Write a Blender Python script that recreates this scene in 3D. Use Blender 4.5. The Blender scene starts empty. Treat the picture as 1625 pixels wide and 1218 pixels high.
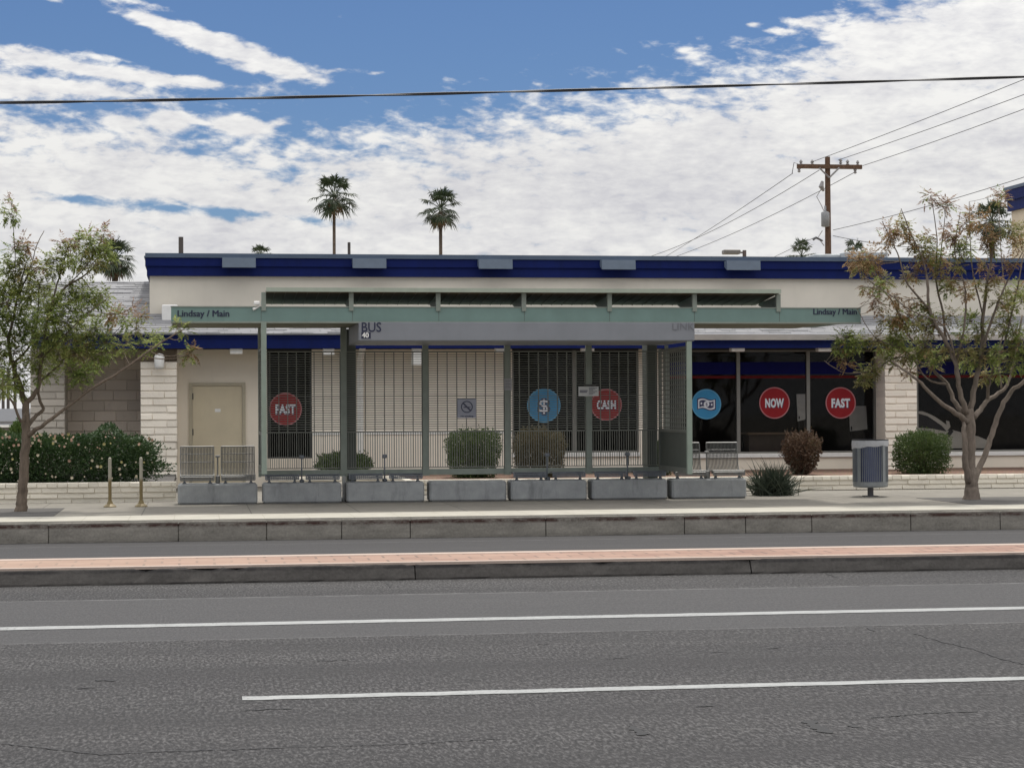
import bpy, math, random
from mathutils import Vector, Matrix, noise as mnoise
S = bpy.context.scene
COL = S.collection
R = math.radians

# ------------------------------------------------------------------ camera
FPX, HZ, KS = 3300.0, 650.0, 4.6e-5          # focal length in photo pixels, horizon row, convergence
YAW = math.atan(KS * FPX); PITCH = math.atan((HZ - 609) / FPX); ROLL = -KS * (HZ - 537)
EYE = Vector((0, 0, 1.75))
CAMR = Matrix.Rotation(-YAW, 3, 'Z') @ Matrix.Rotation(math.pi / 2 + PITCH, 3, 'X') @ Matrix.Rotation(ROLL, 3, 'Z')
cd = bpy.data.cameras.new('camera'); cam = bpy.data.objects.new('camera', cd); COL.objects.link(cam)
cd.sensor_width = 36; cd.lens = FPX / 1625 * 36; cd.clip_start = 0.1; cd.clip_end = 6000
cam.matrix_world = Matrix.Translation(EYE) @ CAMR.to_4x4()
S.camera = cam
def at(px, py, Y):                             # the point at photo pixel (px, py) standing at depth Y
    d = CAMR @ Vector(((px - 812.5) / FPX, -(py - 609) / FPX, -1)); return EYE + d * (Y / d.y)
def X(px, Y, py=650): return at(px, py, Y).x
def Z(py, Y, px=812): return at(px, py, Y).z

# ------------------------------------------------------------------ light
S.view_settings.view_transform = 'Standard'; S.view_settings.look = 'None'
S.view_settings.gamma = 1; S.view_settings.use_curve_mapping = False
S.view_settings.exposure = 0.08
SUN_EL, SUN_AZ = R(65), R(24)                  # azimuth from +Y towards +X: high behind the building
sl = bpy.data.lights.new('sun', 'SUN'); sun = bpy.data.objects.new('sun', sl); COL.objects.link(sun)
sl.energy = 2.5; sl.angle = R(6); sl.color = (1, .96, .9)
sdir = Vector((math.sin(SUN_AZ) * math.cos(SUN_EL), math.cos(SUN_AZ) * math.cos(SUN_EL), math.sin(SUN_EL)))
sun.rotation_euler = (-sdir).to_track_quat('-Z', 'Y').to_euler()
sun.location = sdir * 100

W = bpy.data.worlds.new('World'); S.world = W; W.use_nodes = True
def world_nodes():
    nt = W.node_tree; N = nt.nodes; L = nt.links; N.clear()
    def m(op, a, b=None, c=None, clamp=False):
        n = N.new('ShaderNodeMath'); n.operation = op; n.use_clamp = clamp
        for i, v in enumerate((a, b, c)):
            if v is None: continue
            if isinstance(v, (int, float)): n.inputs[i].default_value = v
            else: L.new(v, n.inputs[i])
        return n.outputs[0]
    out = N.new('ShaderNodeOutputWorld'); bg = N.new('ShaderNodeBackground')
    sky = N.new('ShaderNodeTexSky'); sky.sky_type = 'NISHITA'; sky.sun_disc = False
    sky.sun_elevation = SUN_EL; sky.sun_rotation = SUN_AZ; sky.air_density = 1.0; sky.dust_density = .2; sky.ozone_density = 3
    tint = N.new('ShaderNodeMixRGB'); tint.blend_type = 'MULTIPLY'; tint.inputs[0].default_value = 1
    tint.inputs[2].default_value = SKYTINT
    L.new(sky.outputs[0], tint.inputs[1])
    tc = N.new('ShaderNodeTexCoord'); sp = N.new('ShaderNodeSeparateXYZ'); L.new(tc.outputs['Generated'], sp.inputs[0])
    x, y, z = sp.outputs
    az = m('ARCTAN2', x, y); el = m('ARCSINE', z)
    p = m('MULTIPLY_ADD', m('SUBTRACT', az, YAW), FPX, 812)            # cloud map coordinates: bearing and height in the sky
    q = m('SUBTRACT', HZ, m('MULTIPLY', el, FPX))
    def comb(a, b, c=0.0):
        n = N.new('ShaderNodeCombineXYZ'); L.new(a, n.inputs[0]); L.new(b, n.inputs[1]); n.inputs[2].default_value = c; return n.outputs[0]
    def noise(vec, sc, det, rough=.55, dist=0.0):
        n = N.new('ShaderNodeTexNoise'); n.inputs['Scale'].default_value = sc; n.inputs['Detail'].default_value = det
        n.inputs['Roughness'].default_value = rough; n.inputs['Distortion'].default_value = dist
        L.new(vec, n.inputs['Vector']); return n.outputs[0]
    v1 = comb(m('MULTIPLY', p, .01), m('MULTIPLY', q, .021))
    v2 = comb(m('MULTIPLY', p, .01), m('MULTIPLY', m('MULTIPLY_ADD', p, -.22, q), .04), 5.0)
    v3 = comb(m('MULTIPLY', p, .01), m('MULTIPLY', q, .026), 9.0)
    n1 = noise(v1, 2.3, 7, .57, .25)
    n4 = noise(comb(m('MULTIPLY', p, .01), m('MULTIPLY', q, .03), 3.0), 4.2, 5, .55, .4)      # fine ripple               # cauliflower texture
    n2 = noise(v2, .8, 6, .55, .6)               # streaks
    n3 = noise(v3, .75, 5, .5, .2)               # broad masses
    # lower edge of the blue gap as a function of bearing
    ramp = N.new('ShaderNodeValToRGB'); cr = ramp.color_ramp
    L.new(m('MULTIPLY_ADD', p, 1 / 2600, 500 / 2600), ramp.inputs[0])
    pts = [(-500, 120), (0, 178), (200, 180), (340, 216), (450, 232), (560, 214), (700, 196), (850, 172), (1000, 152), (1120, 128), (1260, 100), (1340, 40), (1450, -10), (1625, -80), (2100, -300)]
    while len(cr.elements) < len(pts): cr.elements.new(.5)
    for e, (a, b) in zip(cr.elements, pts):
        e.position = (a + 500) / 2600; v = (b + 400) / 800; e.color = (v, v, v, 1)
    qb = m('MULTIPLY_ADD', ramp.outputs[0], 800, -400)
    deck = m('DIVIDE', m('SUBTRACT', q, qb), 46)
    deck = m('MINIMUM', m('MAXIMUM', deck, -2.6), 2.2)
    high = m('MULTIPLY', m('MULTIPLY_ADD', el, 5.0, -1.15, clamp=True), 4.2)      # the deck closes again overhead
    deck = m('ADD', deck, high)
    lum = m('MULTIPLY_ADD', m('MULTIPLY_ADD', z, 1.25, -.14, clamp=True), LUMHI, 1.0)   # overcast: brighter towards the zenith
    def streak(cx, cy, ang, hl, hw, amp):
        ca, sa = math.cos(R(ang)), math.sin(R(ang))
        dx, dy = m('SUBTRACT', p, cx), m('SUBTRACT', q, cy)
        a = m('DIVIDE', m('ADD', m('MULTIPLY', dx, ca), m('MULTIPLY', dy, sa)), hl)
        b = m('DIVIDE', m('SUBTRACT', m('MULTIPLY', dy, ca), m('MULTIPLY', dx, sa)), hw)
        r2 = m('ADD', m('MULTIPLY', a, a), m('MULTIPLY', b, b))
        return m('MULTIPLY', m('EXPONENT', m('MULTIPLY', r2, -1)), amp)
    st = None
    for s in [(300, 62, 17, 120, 19, 3.6), (400, 96, 14, 120, 24, 3.4), (470, 118, 10, 60, 13, 2.0), (60, 96, 7, 100, 14, 2.7), (20, 112, 8, 60, 16, 2.0), (290, 134, 5, 130, 11, 3.3), (150, 122, 10, 90, 9, 2.4), (20, 150, 4, 80, 16, 3.0), (185, 104, 6, 30, 6, 2.6), (90, 16, 12, 60, 9, 2.4), (230, 40, 20, 60, 10, 2.0), (545, 116, -4, 34, 7, 2.2), (600, 120, -6, 16, 4, 1.8), (275, 196, 0, 26, 11, 2.6), (200, 198, 0, 26, 9, 2.4), (390, 203, 4, 34, 12, 2.6), (448, 197, 0, 20, 8, 2.0), (640, 80, 0, 12, 4, 1.4), (1195, 52, 2, 14, 5, 1.6),
              (30, 8, 2, 60, 9, 3.0), (150, 150, 5, 110, 12, 2.4), (180, 8, 10, 120, 9, 2.3), (275, 195, 0, 30, 13, 2.6), (385, 205, 8, 36, 14, 2.6),
              (1283, 48, 4, 28, 9, 2.6), (1235, 62, 3, 34, 5, 2.2), (1195, 50, 2, 16, 5, 2.0), (1090, 88, 5, 15, 6, 2.0), (1390, 70, 6, 70, 22, 1.6), (540, 34, 0, 10, 6, 2.0), (380, 15, 4, 45, 6, 2.0), (885, 20, 0, 12, 5, 1.2)]:
        g = streak(*s); st = g if st is None else m('ADD', st, g)
    gap = None
    for s in [(135, 321, 4, 55, 10, 2.7), (265, 331, 6, 70, 11, 2.9), (385, 338, 4, 60, 9, 2.5), (500, 352, 4, 40, 9, 1.5)]:
        g = streak(*s); gap = g if gap is None else m('ADD', gap, g)
    nz = m('ADD', m('ADD', m('MULTIPLY', m('SUBTRACT', n1, .5), 5.0), m('MULTIPLY', m('SUBTRACT', n4, .5), 1.6)), m('ADD', m('MULTIPLY', m('SUBTRACT', n2, .5), 4.0), m('MULTIPLY', m('SUBTRACT', n3, .5), 1.6)))
    cov = m('ADD', m('SUBTRACT', m('ADD', deck, st), gap), nz)
    mr = N.new('ShaderNodeMapRange'); mr.interpolation_type = 'SMOOTHSTEP'
    mr.inputs['From Min'].default_value = -.7; mr.inputs['From Max'].default_value = 1.5
    L.new(cov, mr.inputs['Value']); mask = mr.outputs[0]
    # cloud tone: bright crests, lilac-grey bellies
    grey = m('ADD', streak(1010, 300, -3, 190, 60, .42), streak(1130, 325, 0, 240, 22, .3))
    tone = m('ADD', m('ADD', m('MULTIPLY', m('SUBTRACT', n1, .5), 1.3), m('MULTIPLY', m('SUBTRACT', n4, .5), 1.0)), m('MULTIPLY', m('SUBTRACT', n3, .47), 1.9))
    grey = m('MULTIPLY', grey, m('MULTIPLY_ADD', m('SUBTRACT', n3, .42), 5.0, .35, clamp=True))
    tone = m('SUBTRACT', m('ADD', tone, .60), grey, clamp=True)
    cl = N.new('ShaderNodeMixRGB'); L.new(tone, cl.inputs[0])
    cl.inputs[1].default_value = CLOUD_DARK; cl.inputs[2].default_value = CLOUD_LIGHT
    cll = N.new('ShaderNodeMixRGB'); cll.blend_type = 'MULTIPLY'; cll.inputs[0].default_value = 1; L.new(cl.outputs[0], cll.inputs[1]); L.new(lum, cll.inputs[2])
    skys = N.new('ShaderNodeMixRGB'); skys.blend_type = 'MULTIPLY'; skys.inputs[0].default_value = 1
    L.new(tint.outputs[0], skys.inputs[1]); skys.inputs[2].default_value = (1, 1, 1, 1)
    mix = N.new('ShaderNodeMixRGB'); L.new(mask, mix.inputs[0]); L.new(skys.outputs[0], mix.inputs[1]); L.new(cll.outputs[0], mix.inputs[2])
    L.new(mix.outputs[0], bg.inputs[0]); bg.inputs[1].default_value = .1
    L.new(bg.outputs[0], out.inputs[0])
LUMHI = 1.5
SKYTINT = (.40, .485, .64, 1)
CLOUD_DARK = (5.7, 5.7, 6.05, 1); CLOUD_LIGHT = (8.0, 7.95, 7.8, 1)   # times the background strength of 0.1
world_nodes()

# ------------------------------------------------------------------ helpers
class MB:
    def __init__(s): s.v = []; s.f = []; s.mi = []
    def add(s, vs, fs, mi=0):
        b = len(s.v); s.v.extend([tuple(v) for v in vs]); s.f.extend([tuple(i + b for i in f) for f in fs]); s.mi.extend([mi] * len(fs)); return s
    def box(s, x0, x1, y0, y1, z0, z1, mi=0):
        vs = [(x, y, z) for z in (z0, z1) for y in (y0, y1) for x in (x0, x1)]
        return s.add(vs, [(0, 2, 3, 1), (4, 5, 7, 6), (0, 1, 5, 4), (2, 6, 7, 3), (0, 4, 6, 2), (1, 3, 7, 5)], mi)
    def cbox(s, x0, x1, y0, y1, z0, z1, c, mi=0):          # box with chamfered edges
        vs = []; 
        for z, i in ((z0, c), (z0 + c, 0), (z1 - c, 0), (z1, c)):
            xa, xb, ya, yb = x0 + i, x1 - i, y0 + i, y1 - i; k = c if i == 0 else c * .6
            vs += [(xa + k, ya, z), (xb - k, ya, z), (xb, ya + k, z), (xb, yb - k, z), (xb - k, yb, z), (xa + k, yb, z), (xa, yb - k, z), (xa, ya + k, z)]
        fs = [tuple(range(7, -1, -1)), tuple(range(24, 32))]
        for l in range(3):
            for i in range(8):
                j = (i + 1) % 8; fs.append((l * 8 + i, l * 8 + j, l * 8 + 8 + j, l * 8 + 8 + i))
        return s.add(vs, fs, mi)
    def tube(s, pts, rad, n=8, caps=True, mi=0):
        pts = [Vector(p) for p in pts]
        if isinstance(rad, (int, float)): rad = [rad] * len(pts)
        vs = []; fs = []
        prev = None
        for i, p in enumerate(pts):
            t = (pts[min(i + 1, len(pts) - 1)] - pts[max(i - 1, 0)])
            t = t.normalized() if t.length > 1e-9 else Vector((0, 0, 1))
            if prev is None: a = Vector((1, 0, 0)) if abs(t.x) < .9 else Vector((0, 1, 0)); u = t.cross(a).normalized()
            else:
                u = prev - t * prev.dot(t); u = u.normalized() if u.length > 1e-6 else t.orthogonal().normalized()
            prev = u; w = t.cross(u)
            for k in range(n):
                a = 2 * math.pi * k / n; vs.append(p + (u * math.cos(a) + w * math.sin(a)) * rad[i])
        for i in range(len(pts) - 1):
            for k in range(n):
                k2 = (k + 1) % n; fs.append((i * n + k, i * n + k2, (i + 1) * n + k2, (i + 1) * n + k))
        if caps: fs.append(tuple(range(n - 1, -1, -1))); fs.append(tuple((len(pts) - 1) * n + k for k in range(n)))
        return s.add(vs, fs, mi)
    def lathe(s, c, prof, n=24, mi=0):                     # prof: (radius, z)
        return s.tube([(c[0], c[1], c[2] + z) for r, z in prof], [r for r, z in prof], n, True, mi) if len(prof) > 1 else s
    def prism(s, poly, y0, y1, mi=0):                      # poly in (x, z), extruded along y
        n = len(poly); vs = [(x, y0, z) for x, z in poly] + [(x, y1, z) for x, z in poly]
        fs = [tuple(range(n)), tuple(range(2 * n - 1, n - 1, -1))] + [(i, i + n, (i + 1) % n + n, (i + 1) % n) for i in range(n)]
        return s.add(vs, fs, mi)
    def prismx(s, poly, x0, x1, mi=0):                     # poly in (y, z), extruded along x
        n = len(poly); vs = [(x0, y, z) for y, z in poly] + [(x1, y, z) for y, z in poly]
        fs = [tuple(range(n - 1, -1, -1)), tuple(range(n, 2 * n))] + [(i, (i + 1) % n, (i + 1) % n + n, i + n) for i in range(n)]
        return s.add(vs, fs, mi)
    def disc(s, cx, cz, y, r, n=40, r0=0.0, mi=0, t=.003):
        if r0 == 0: return s.prism([(cx + r * math.cos(2 * math.pi * i / n), cz + r * math.sin(2 * math.pi * i / n)) for i in range(n)], y - t, y, mi)
        for i in range(n):
            a, b = 2 * math.pi * i / n, 2 * math.pi * (i + 1) / n
            s.prism([(cx + r0 * math.cos(a), cz + r0 * math.sin(a)), (cx + r * math.cos(a), cz + r * math.sin(a)), (cx + r * math.cos(b), cz + r * math.sin(b)), (cx + r0 * math.cos(b), cz + r0 * math.sin(b))], y - t, y, mi)
        return s
def obj(name, mb, mat, parent=None, smooth=False):
    me = bpy.data.meshes.new(name)
    if isinstance(mb, MB):
        me.from_pydata(mb.v, [], mb.f)
        for m in (mat if isinstance(mat, (list, tuple)) else [mat]): me.materials.append(m)
        if any(mb.mi): me.polygons.foreach_set('material_index', mb.mi)
    if smooth: me.polygons.foreach_set('use_smooth', [True] * len(me.polygons))
    me.update()
    o = bpy.data.objects.new(name, me); COL.objects.link(o)
    if parent is not None:
        o.parent = parent
        if parent.type == 'EMPTY': o.location = -parent.location
    return o
def tag(o, label=None, cat=None, group=None, kind=None):
    if label: o['label'] = label
    if cat: o['category'] = cat
    if group: o['group'] = group
    if kind: o['kind'] = kind
    return o
def thing(name, label, cat, loc=(0, 0, 0), group=None):
    o = bpy.data.objects.new(name, None); COL.objects.link(o); o.location = loc; o.empty_display_size = .2
    return tag(o, label, cat, group)
def struct(name, mb, mat): return tag(obj(name, mb, mat), kind='structure')
def copy_tree(o, parent=None):
    c = o.copy(); COL.objects.link(c); c.parent = parent
    for ch in list(o.children): copy_tree(ch, c)
    return c
def text_mb(body, x, z, y, size, sx=1.0, bold=0.0, align='LEFT', t=.004, mi=0, mb=None, space=1.0):   # lettering facing the street
    cu = bpy.data.curves.new('lettering', 'FONT'); cu.body = body; cu.size = size; cu.offset = bold; cu.extrude = t / 2; cu.align_x = align
    cu.resolution_u = 3; cu.space_character = space
    o = bpy.data.objects.new('lettering', cu); COL.objects.link(o)
    dg = bpy.context.evaluated_depsgraph_get(); dg.update(); me = o.evaluated_get(dg).to_mesh()
    mb = mb or MB()
    mb.add([(x + v.co.x * sx, y - t / 2 - v.co.z, z + v.co.y) for v in me.vertices], [tuple(p.vertices) for p in me.polygons], mi)
    o.evaluated_get(dg).to_mesh_clear(); bpy.data.objects.remove(o); bpy.data.curves.remove(cu)
    return mb

# ------------------------------------------------------------------ materials
MATS = {}
class NB:
    def __init__(s, name):
        s.m = bpy.data.materials.new(name); s.m.use_nodes = True; s.nt = s.m.node_tree; s.N = s.nt.nodes; s.L = s.nt.links
        s.b = s.N['Principled BSDF']; s.out = s.N['Material Output']
        s.co = s.N.new('ShaderNodeTexCoord').outputs['Object']
    def link(s, a, b): s.L.new(a, b)
    def math(s, op, a, b=None, c=None, clamp=False):
        n = s.N.new('ShaderNodeMath'); n.operation = op; n.use_clamp = clamp
        for i, v in enumerate((a, b, c)):
            if v is None: continue
            if isinstance(v, (int, float)): n.inputs[i].default_value = v
            else: s.L.new(v, n.inputs[i])
        return n.outputs[0]
    def xyz(s):
        n = s.N.new('ShaderNodeSeparateXYZ'); s.L.new(s.co, n.inputs[0]); return n.outputs
    def comb(s, *a):
        n = s.N.new('ShaderNodeCombineXYZ')
        for i, v in enumerate(a):
            if isinstance(v, (int, float)): n.inputs[i].default_value = v
            else: s.L.new(v, n.inputs[i])
        return n.outputs[0]
    def scale(s, v, sc):
        n = s.N.new('ShaderNodeMapping'); n.inputs['Scale'].default_value = sc; s.L.new(v, n.inputs['Vector']); return n.outputs[0]
    def noise(s, sc, det=4, rough=.55, vec=None, dist=0):
        n = s.N.new('ShaderNodeTexNoise'); n.inputs['Scale'].default_value = sc; n.inputs['Detail'].default_value = det
        n.inputs['Roughness'].default_value = rough; n.inputs['Distortion'].default_value = dist
        s.L.new(vec if vec is not None else s.co, n.inputs['Vector']); return n.outputs[0]
    def ramp(s, fac, pts, interp='LINEAR'):
        n = s.N.new('ShaderNodeValToRGB'); cr = n.color_ramp; cr.interpolation = interp
        while len(cr.elements) < len(pts): cr.elements.new(.5)
        for e, (p, c) in zip(cr.elements, pts):
            e.position = p; e.color = (*c, 1) if not isinstance(c, (int, float)) else (c, c, c, 1)
        s.L.new(fac, n.inputs[0]); return n.outputs[0]
    def mix(s, fac, a, b, mode='MIX'):
        n = s.N.new('ShaderNodeMixRGB'); n.blend_type = mode
        for i, v in enumerate((fac, a, b)):
            if isinstance(v, (int, float)): n.inputs[i].default_value = v if i == 0 else (v, v, v, 1)
            elif isinstance(v, (tuple, list)): n.inputs[i].default_value = (*v[:3], 1)
            else: s.L.new(v, n.inputs[i])
        return n.outputs[0]
    def bump(s, h, strength=.3, dist=.01):
        n = s.N.new('ShaderNodeBump'); n.inputs['Strength'].default_value = strength; n.inputs['Distance'].default_value = dist
        s.L.new(h, n.inputs['Height']); s.L.new(n.outputs[0], s.b.inputs['Normal'])
    def done(s, color, rough=.7, metal=0.0, spec=.5):
        if isinstance(color, (tuple, list)): s.b.inputs['Base Color'].default_value = (*color[:3], 1)
        else: s.L.new(color, s.b.inputs['Base Color'])
        if isinstance(rough, (int, float)): s.b.inputs['Roughness'].default_value = rough
        else: s.L.new(rough, s.b.inputs['Roughness'])
        s.b.inputs['Metallic'].default_value = metal; s.b.inputs['Specular IOR Level'].default_value = spec
        return s.m
def paint(name, c, rough=.5, var=.12, sc=6, metal=0.0, spec=.5, grime=0.0, gcol=(.05, .045, .04), bump=0.0, bsc=60):
    if name in MATS: return MATS[name]
    b = NB(name); n = b.noise(sc, 5, .6)
    lo = tuple(x * (1 - var) for x in c); hi = tuple(min(1, x * (1 + var)) for x in c)
    col = b.ramp(n, [(.3, lo), (.7, hi)])
    if grime:
        g = b.noise(2.2, 6, .65, vec=b.scale(b.co, (2.5, 2.5, .7)))
        col = b.mix(b.math('MULTIPLY', b.math('MULTIPLY_ADD', g, 3, -1.45, clamp=True), grime), col, gcol)
    if bump: b.bump(b.noise(bsc, 4), bump, .004)
    MATS[name] = b.done(col, rough, metal, spec); return MATS[name]
def m_asphalt():
    b = NB('asphalt'); x, y, z = b.xyz()
    fine = b.noise(48, 3, .66, vec=b.scale(b.co, (1, .30, 1)), dist=.4); mid = b.noise(6, 5, .65, vec=b.scale(b.co, (1, .6, 1))); big = b.noise(.35, 4, .6, vec=b.scale(b.co, (.35, 1.6, 1)))
    streak = b.noise(3.2, 6, .7, vec=b.scale(b.co, (.30, 2.6, 1)))
    col = b.ramp(fine, [(.35, (.0075, .0071, .007)), (.5, (.036, .0345, .034)), (.64, (.110, .1065, .105))])
    tonal = b.noise(.55, 5, .6, vec=b.scale(b.co, (.16, 1.5, 1)))
    col = b.mix(b.math('MULTIPLY_ADD', tonal, 2.4, -.85, clamp=True), b.mix(1.0, col, (.70, .70, .71), 'MULTIPLY'), b.mix(1.0, col, (1.28, 1.27, 1.26), 'MULTIPLY'))
    col = b.mix(.2, col, b.ramp(mid, [(.3, (0.0267, 0.0255, 0.0259)), (.72, (0.0517, 0.0491, 0.0494))]))
    col = b.mix(b.ramp(big, [(.4, 0.0), (.65, .3)]), col, (0.0267, 0.0249, 0.0253))
    dark = b.ramp(streak, [(.62, 0.0), (.67, .75)])
    col = b.mix(dark, col, (0.0156, 0.0146, 0.0148))
    wp = None
    for yc in (10.2, 11.9, 14.1, 15.5):
        d = b.math('MULTIPLY_ADD', b.math('ABSOLUTE', b.math('SUBTRACT', b.math('ADD', y, b.math('MULTIPLY_ADD', b.noise(.25, 3), .8, -.4)), yc)), -2.2, 1.0, clamp=True)
        wp = d if wp is None else b.math('MAXIMUM', wp, d)
    col = b.mix(b.math('MULTIPLY', wp, b.math('MULTIPLY', b.noise(1.1, 5, .7, vec=b.scale(b.co, (.3, 1.4, 1))), .8)), col, (0.0272, 0.0258, 0.0258))
    # smoother resurfaced strip along the lane line
    edge = b.math('MULTIPLY_ADD', b.noise(1.2, 4), .12, -.06)
    ye = b.math('ADD', y, edge)
    band = b.math('MULTIPLY', b.math('GREATER_THAN', ye, 16.15), b.math('LESS_THAN', ye, 19.75))
    sm = b.ramp(b.noise(3.0, 6, .7, vec=b.scale(b.co, (.3, 3, 1))), [(.3, (0.0423, 0.0407, 0.0417)), (.7, (0.0558, 0.0534, 0.0539))])
    sm = b.mix(.25, sm, b.ramp(fine, [(.3, .03), (.7, .12)]))
    col = b.mix(b.math('MULTIPLY', band, .85), col, sm)
    def line(pos, w, amt, c):
        nonlocal col
        wob = b.math('MULTIPLY_ADD', b.noise(.8, 3), .1, -.05)
        d = b.math('ABSOLUTE', b.math('SUBTRACT', b.math('ADD', y, wob), pos))
        mk = b.math('MULTIPLY', b.math('LESS_THAN', d, w), b.math('MULTIPLY_ADD', b.noise(5, 4), 2.6, -.8, clamp=True))
        col = b.mix(b.math('MULTIPLY', mk, amt), col, c)
    line(16.15, .022, .9, (.135, .132, .131)); line(19.75, .04, .9, (.135, .132, .131))
    # bus lane: smoother and a little paler than the carriageway
    bay = b.math('GREATER_THAN', y, 22.5)
    col = b.mix(b.math('MULTIPLY', bay, .8), col, b.ramp(b.noise(2.5, 6, .7, vec=b.scale(b.co, (.25, 3, 1))), [(.3, (0.0401, 0.0386, 0.0394)), (.7, (0.0551, 0.0532, 0.0539))]))
    line(27.6, .03, .8, (.12, .118, .118)); line(26.2, .02, .5, (.10, .098, .098)); line(24.4, .06, .3, (.04, .04, .04))
    b.bump(b.math('ADD', fine, b.math('MULTIPLY', mid, .6)), .5, .012)
    return b.done(col, .88, 0, .3)
def m_concrete(name, c, joint=None, stain=.3, var=.16, bump=.2, rough=.85):
    b = NB(name); x, y, z = b.xyz()
    n = b.noise(3.0, 7, .65); f = b.noise(70, 3, .6)
    col = b.ramp(n, [(.28, tuple(v * (1 - var) for v in c)), (.72, tuple(v * (1 + var) for v in c))])
    col = b.mix(.25, col, b.ramp(f, [(.3, tuple(v * .7 for v in c)), (.7, tuple(v * 1.25 for v in c))]))
    st = b.noise(.8, 6, .7)
    col = b.mix(b.math('MULTIPLY', b.math('MULTIPLY_ADD', st, 4, -2.1, clamp=True), stain), col, tuple(v * .45 for v in c))
    if joint:
        jx = b.math('LESS_THAN', b.math('ABSOLUTE', b.math('SUBTRACT', b.math('FRACT', b.math('DIVIDE', x, joint)), .5)), .006 / joint * 1.2)
        jy = b.math('LESS_THAN', b.math('ABSOLUTE', b.math('SUBTRACT', b.math('FRACT', b.math('DIVIDE', y, joint * 1.2)), .5)), .006 / joint)
        col = b.mix(b.math('MULTIPLY', b.math('MAXIMUM', jx, jy), .7), col, tuple(v * .3 for v in c))
    b.bump(f, bump, .004)
    return b.done(col, rough, 0, .3)
def m_kerbface(name, c, stain_c, z0, z1, amt):                     # old concrete with a rust-brown scuff under its edge
    b = NB(name); x, y, z = b.xyz()
    n = b.noise(2.4, 7, .75, vec=b.scale(b.co, (.8, 1, 2.5)))
    col = b.ramp(n, [(.3, tuple(v * .5 for v in c)), (.7, tuple(v * 1.4 for v in c))])
    col = b.mix(.3, col, b.ramp(b.noise(30, 3, .7), [(.3, tuple(v * .5 for v in c)), (.7, tuple(v * 1.5 for v in c))]))
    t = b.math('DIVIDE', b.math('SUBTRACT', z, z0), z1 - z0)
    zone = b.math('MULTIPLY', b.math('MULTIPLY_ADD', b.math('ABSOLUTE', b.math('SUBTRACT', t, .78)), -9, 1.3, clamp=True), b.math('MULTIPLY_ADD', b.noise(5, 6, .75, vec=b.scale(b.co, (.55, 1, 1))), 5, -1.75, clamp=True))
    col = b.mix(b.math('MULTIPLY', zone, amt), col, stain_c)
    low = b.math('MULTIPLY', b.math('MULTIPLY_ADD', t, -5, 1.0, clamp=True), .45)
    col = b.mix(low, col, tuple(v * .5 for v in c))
    b.bump(b.noise(60, 4), .3, .005)
    return b.done(col, .9, 0, .2)
def m_leaf(name, cols, trans=.35, rough=.55, clump=1.2):
    b = NB(name); g = b.N.new('ShaderNodeNewGeometry')
    t = b.math('ADD', b.math('MULTIPLY', g.outputs['Random Per Island'], .55), b.math('MULTIPLY_ADD', b.noise(clump, 3), 1.1, -.32))
    n = len(cols); col = b.ramp(t, [(i / (n - 1) * .9 + .03, c) for i, c in enumerate(cols)])
    b.done(col, rough, 0, .3)
    tr = b.N.new('ShaderNodeBsdfTranslucent'); b.link(col, tr.inputs[0])
    mx = b.N.new('ShaderNodeMixShader'); mx.inputs[0].default_value = trans
    b.link(b.b.outputs[0], mx.inputs[1]); b.link(tr.outputs[0], mx.inputs[2]); b.link(mx.outputs[0], b.out.inputs[0])
    return b.m
def m_bark(name, c):
    b = NB(name); n = b.noise(9, 7, .7, vec=b.scale(b.co, (2, 2, .6)))
    col = b.ramp(n, [(.25, tuple(v * .5 for v in c)), (.5, c), (.75, tuple(v * 1.4 for v in c))])
    b.bump(b.noise(22, 6, .7, vec=b.scale(b.co, (2, 2, .5))), .6, .015)
    return b.done(col, .9, 0, .2)
def m_shingle():
    b = NB('roof shingle'); x, y, z = b.xyz()
    br = b.N.new('ShaderNodeTexBrick'); br.inputs['Scale'].default_value = 1; br.inputs['Brick Width'].default_value = .32; br.inputs['Row Height'].default_value = .045
    br.inputs['Mortar Size'].default_value = .006; br.offset = .37
    br.inputs['Color1'].default_value = (.20, .20, .205, 1); br.inputs['Color2'].default_value = (.30, .30, .31, 1); br.inputs['Mortar'].default_value = (.06, .06, .06, 1)
    b.link(b.comb(b.math('ADD', x, b.math('MULTIPLY', b.noise(2, 3), .3)), z, 0), br.inputs['Vector'])
    col = b.mix(.5, br.outputs[0], b.ramp(b.noise(3, 6, .7, vec=b.scale(b.co, (.8, 1, 6))), [(.3, (.15, .15, .155)), (.7, (.30, .30, .31))]))
    b.bump(br.outputs[1], .6, .02)
    return b.done(col, .8, 0, .3)
def m_glass(name, tint=.72, spec=.5):
    b = NB(name); g = b.N.new('ShaderNodeBsdfGlossy'); g.inputs['Roughness'].default_value = .03; g.inputs['Color'].default_value = (.9, .92, .95, 1)
    t = b.N.new('ShaderNodeBsdfTransparent'); t.inputs[0].default_value = (tint, tint, tint, 1)
    fr = b.N.new('ShaderNodeFresnel'); fr.inputs['IOR'].default_value = 1.3
    mx = b.N.new('ShaderNodeMixShader'); b.link(b.math('MULTIPLY', fr.outputs[0], spec), mx.inputs[0])
    b.link(t.outputs[0], mx.inputs[1]); b.link(g.outputs[0], mx.inputs[2]); b.link(mx.outputs[0], b.out.inputs[0])
    return b.m
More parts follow.
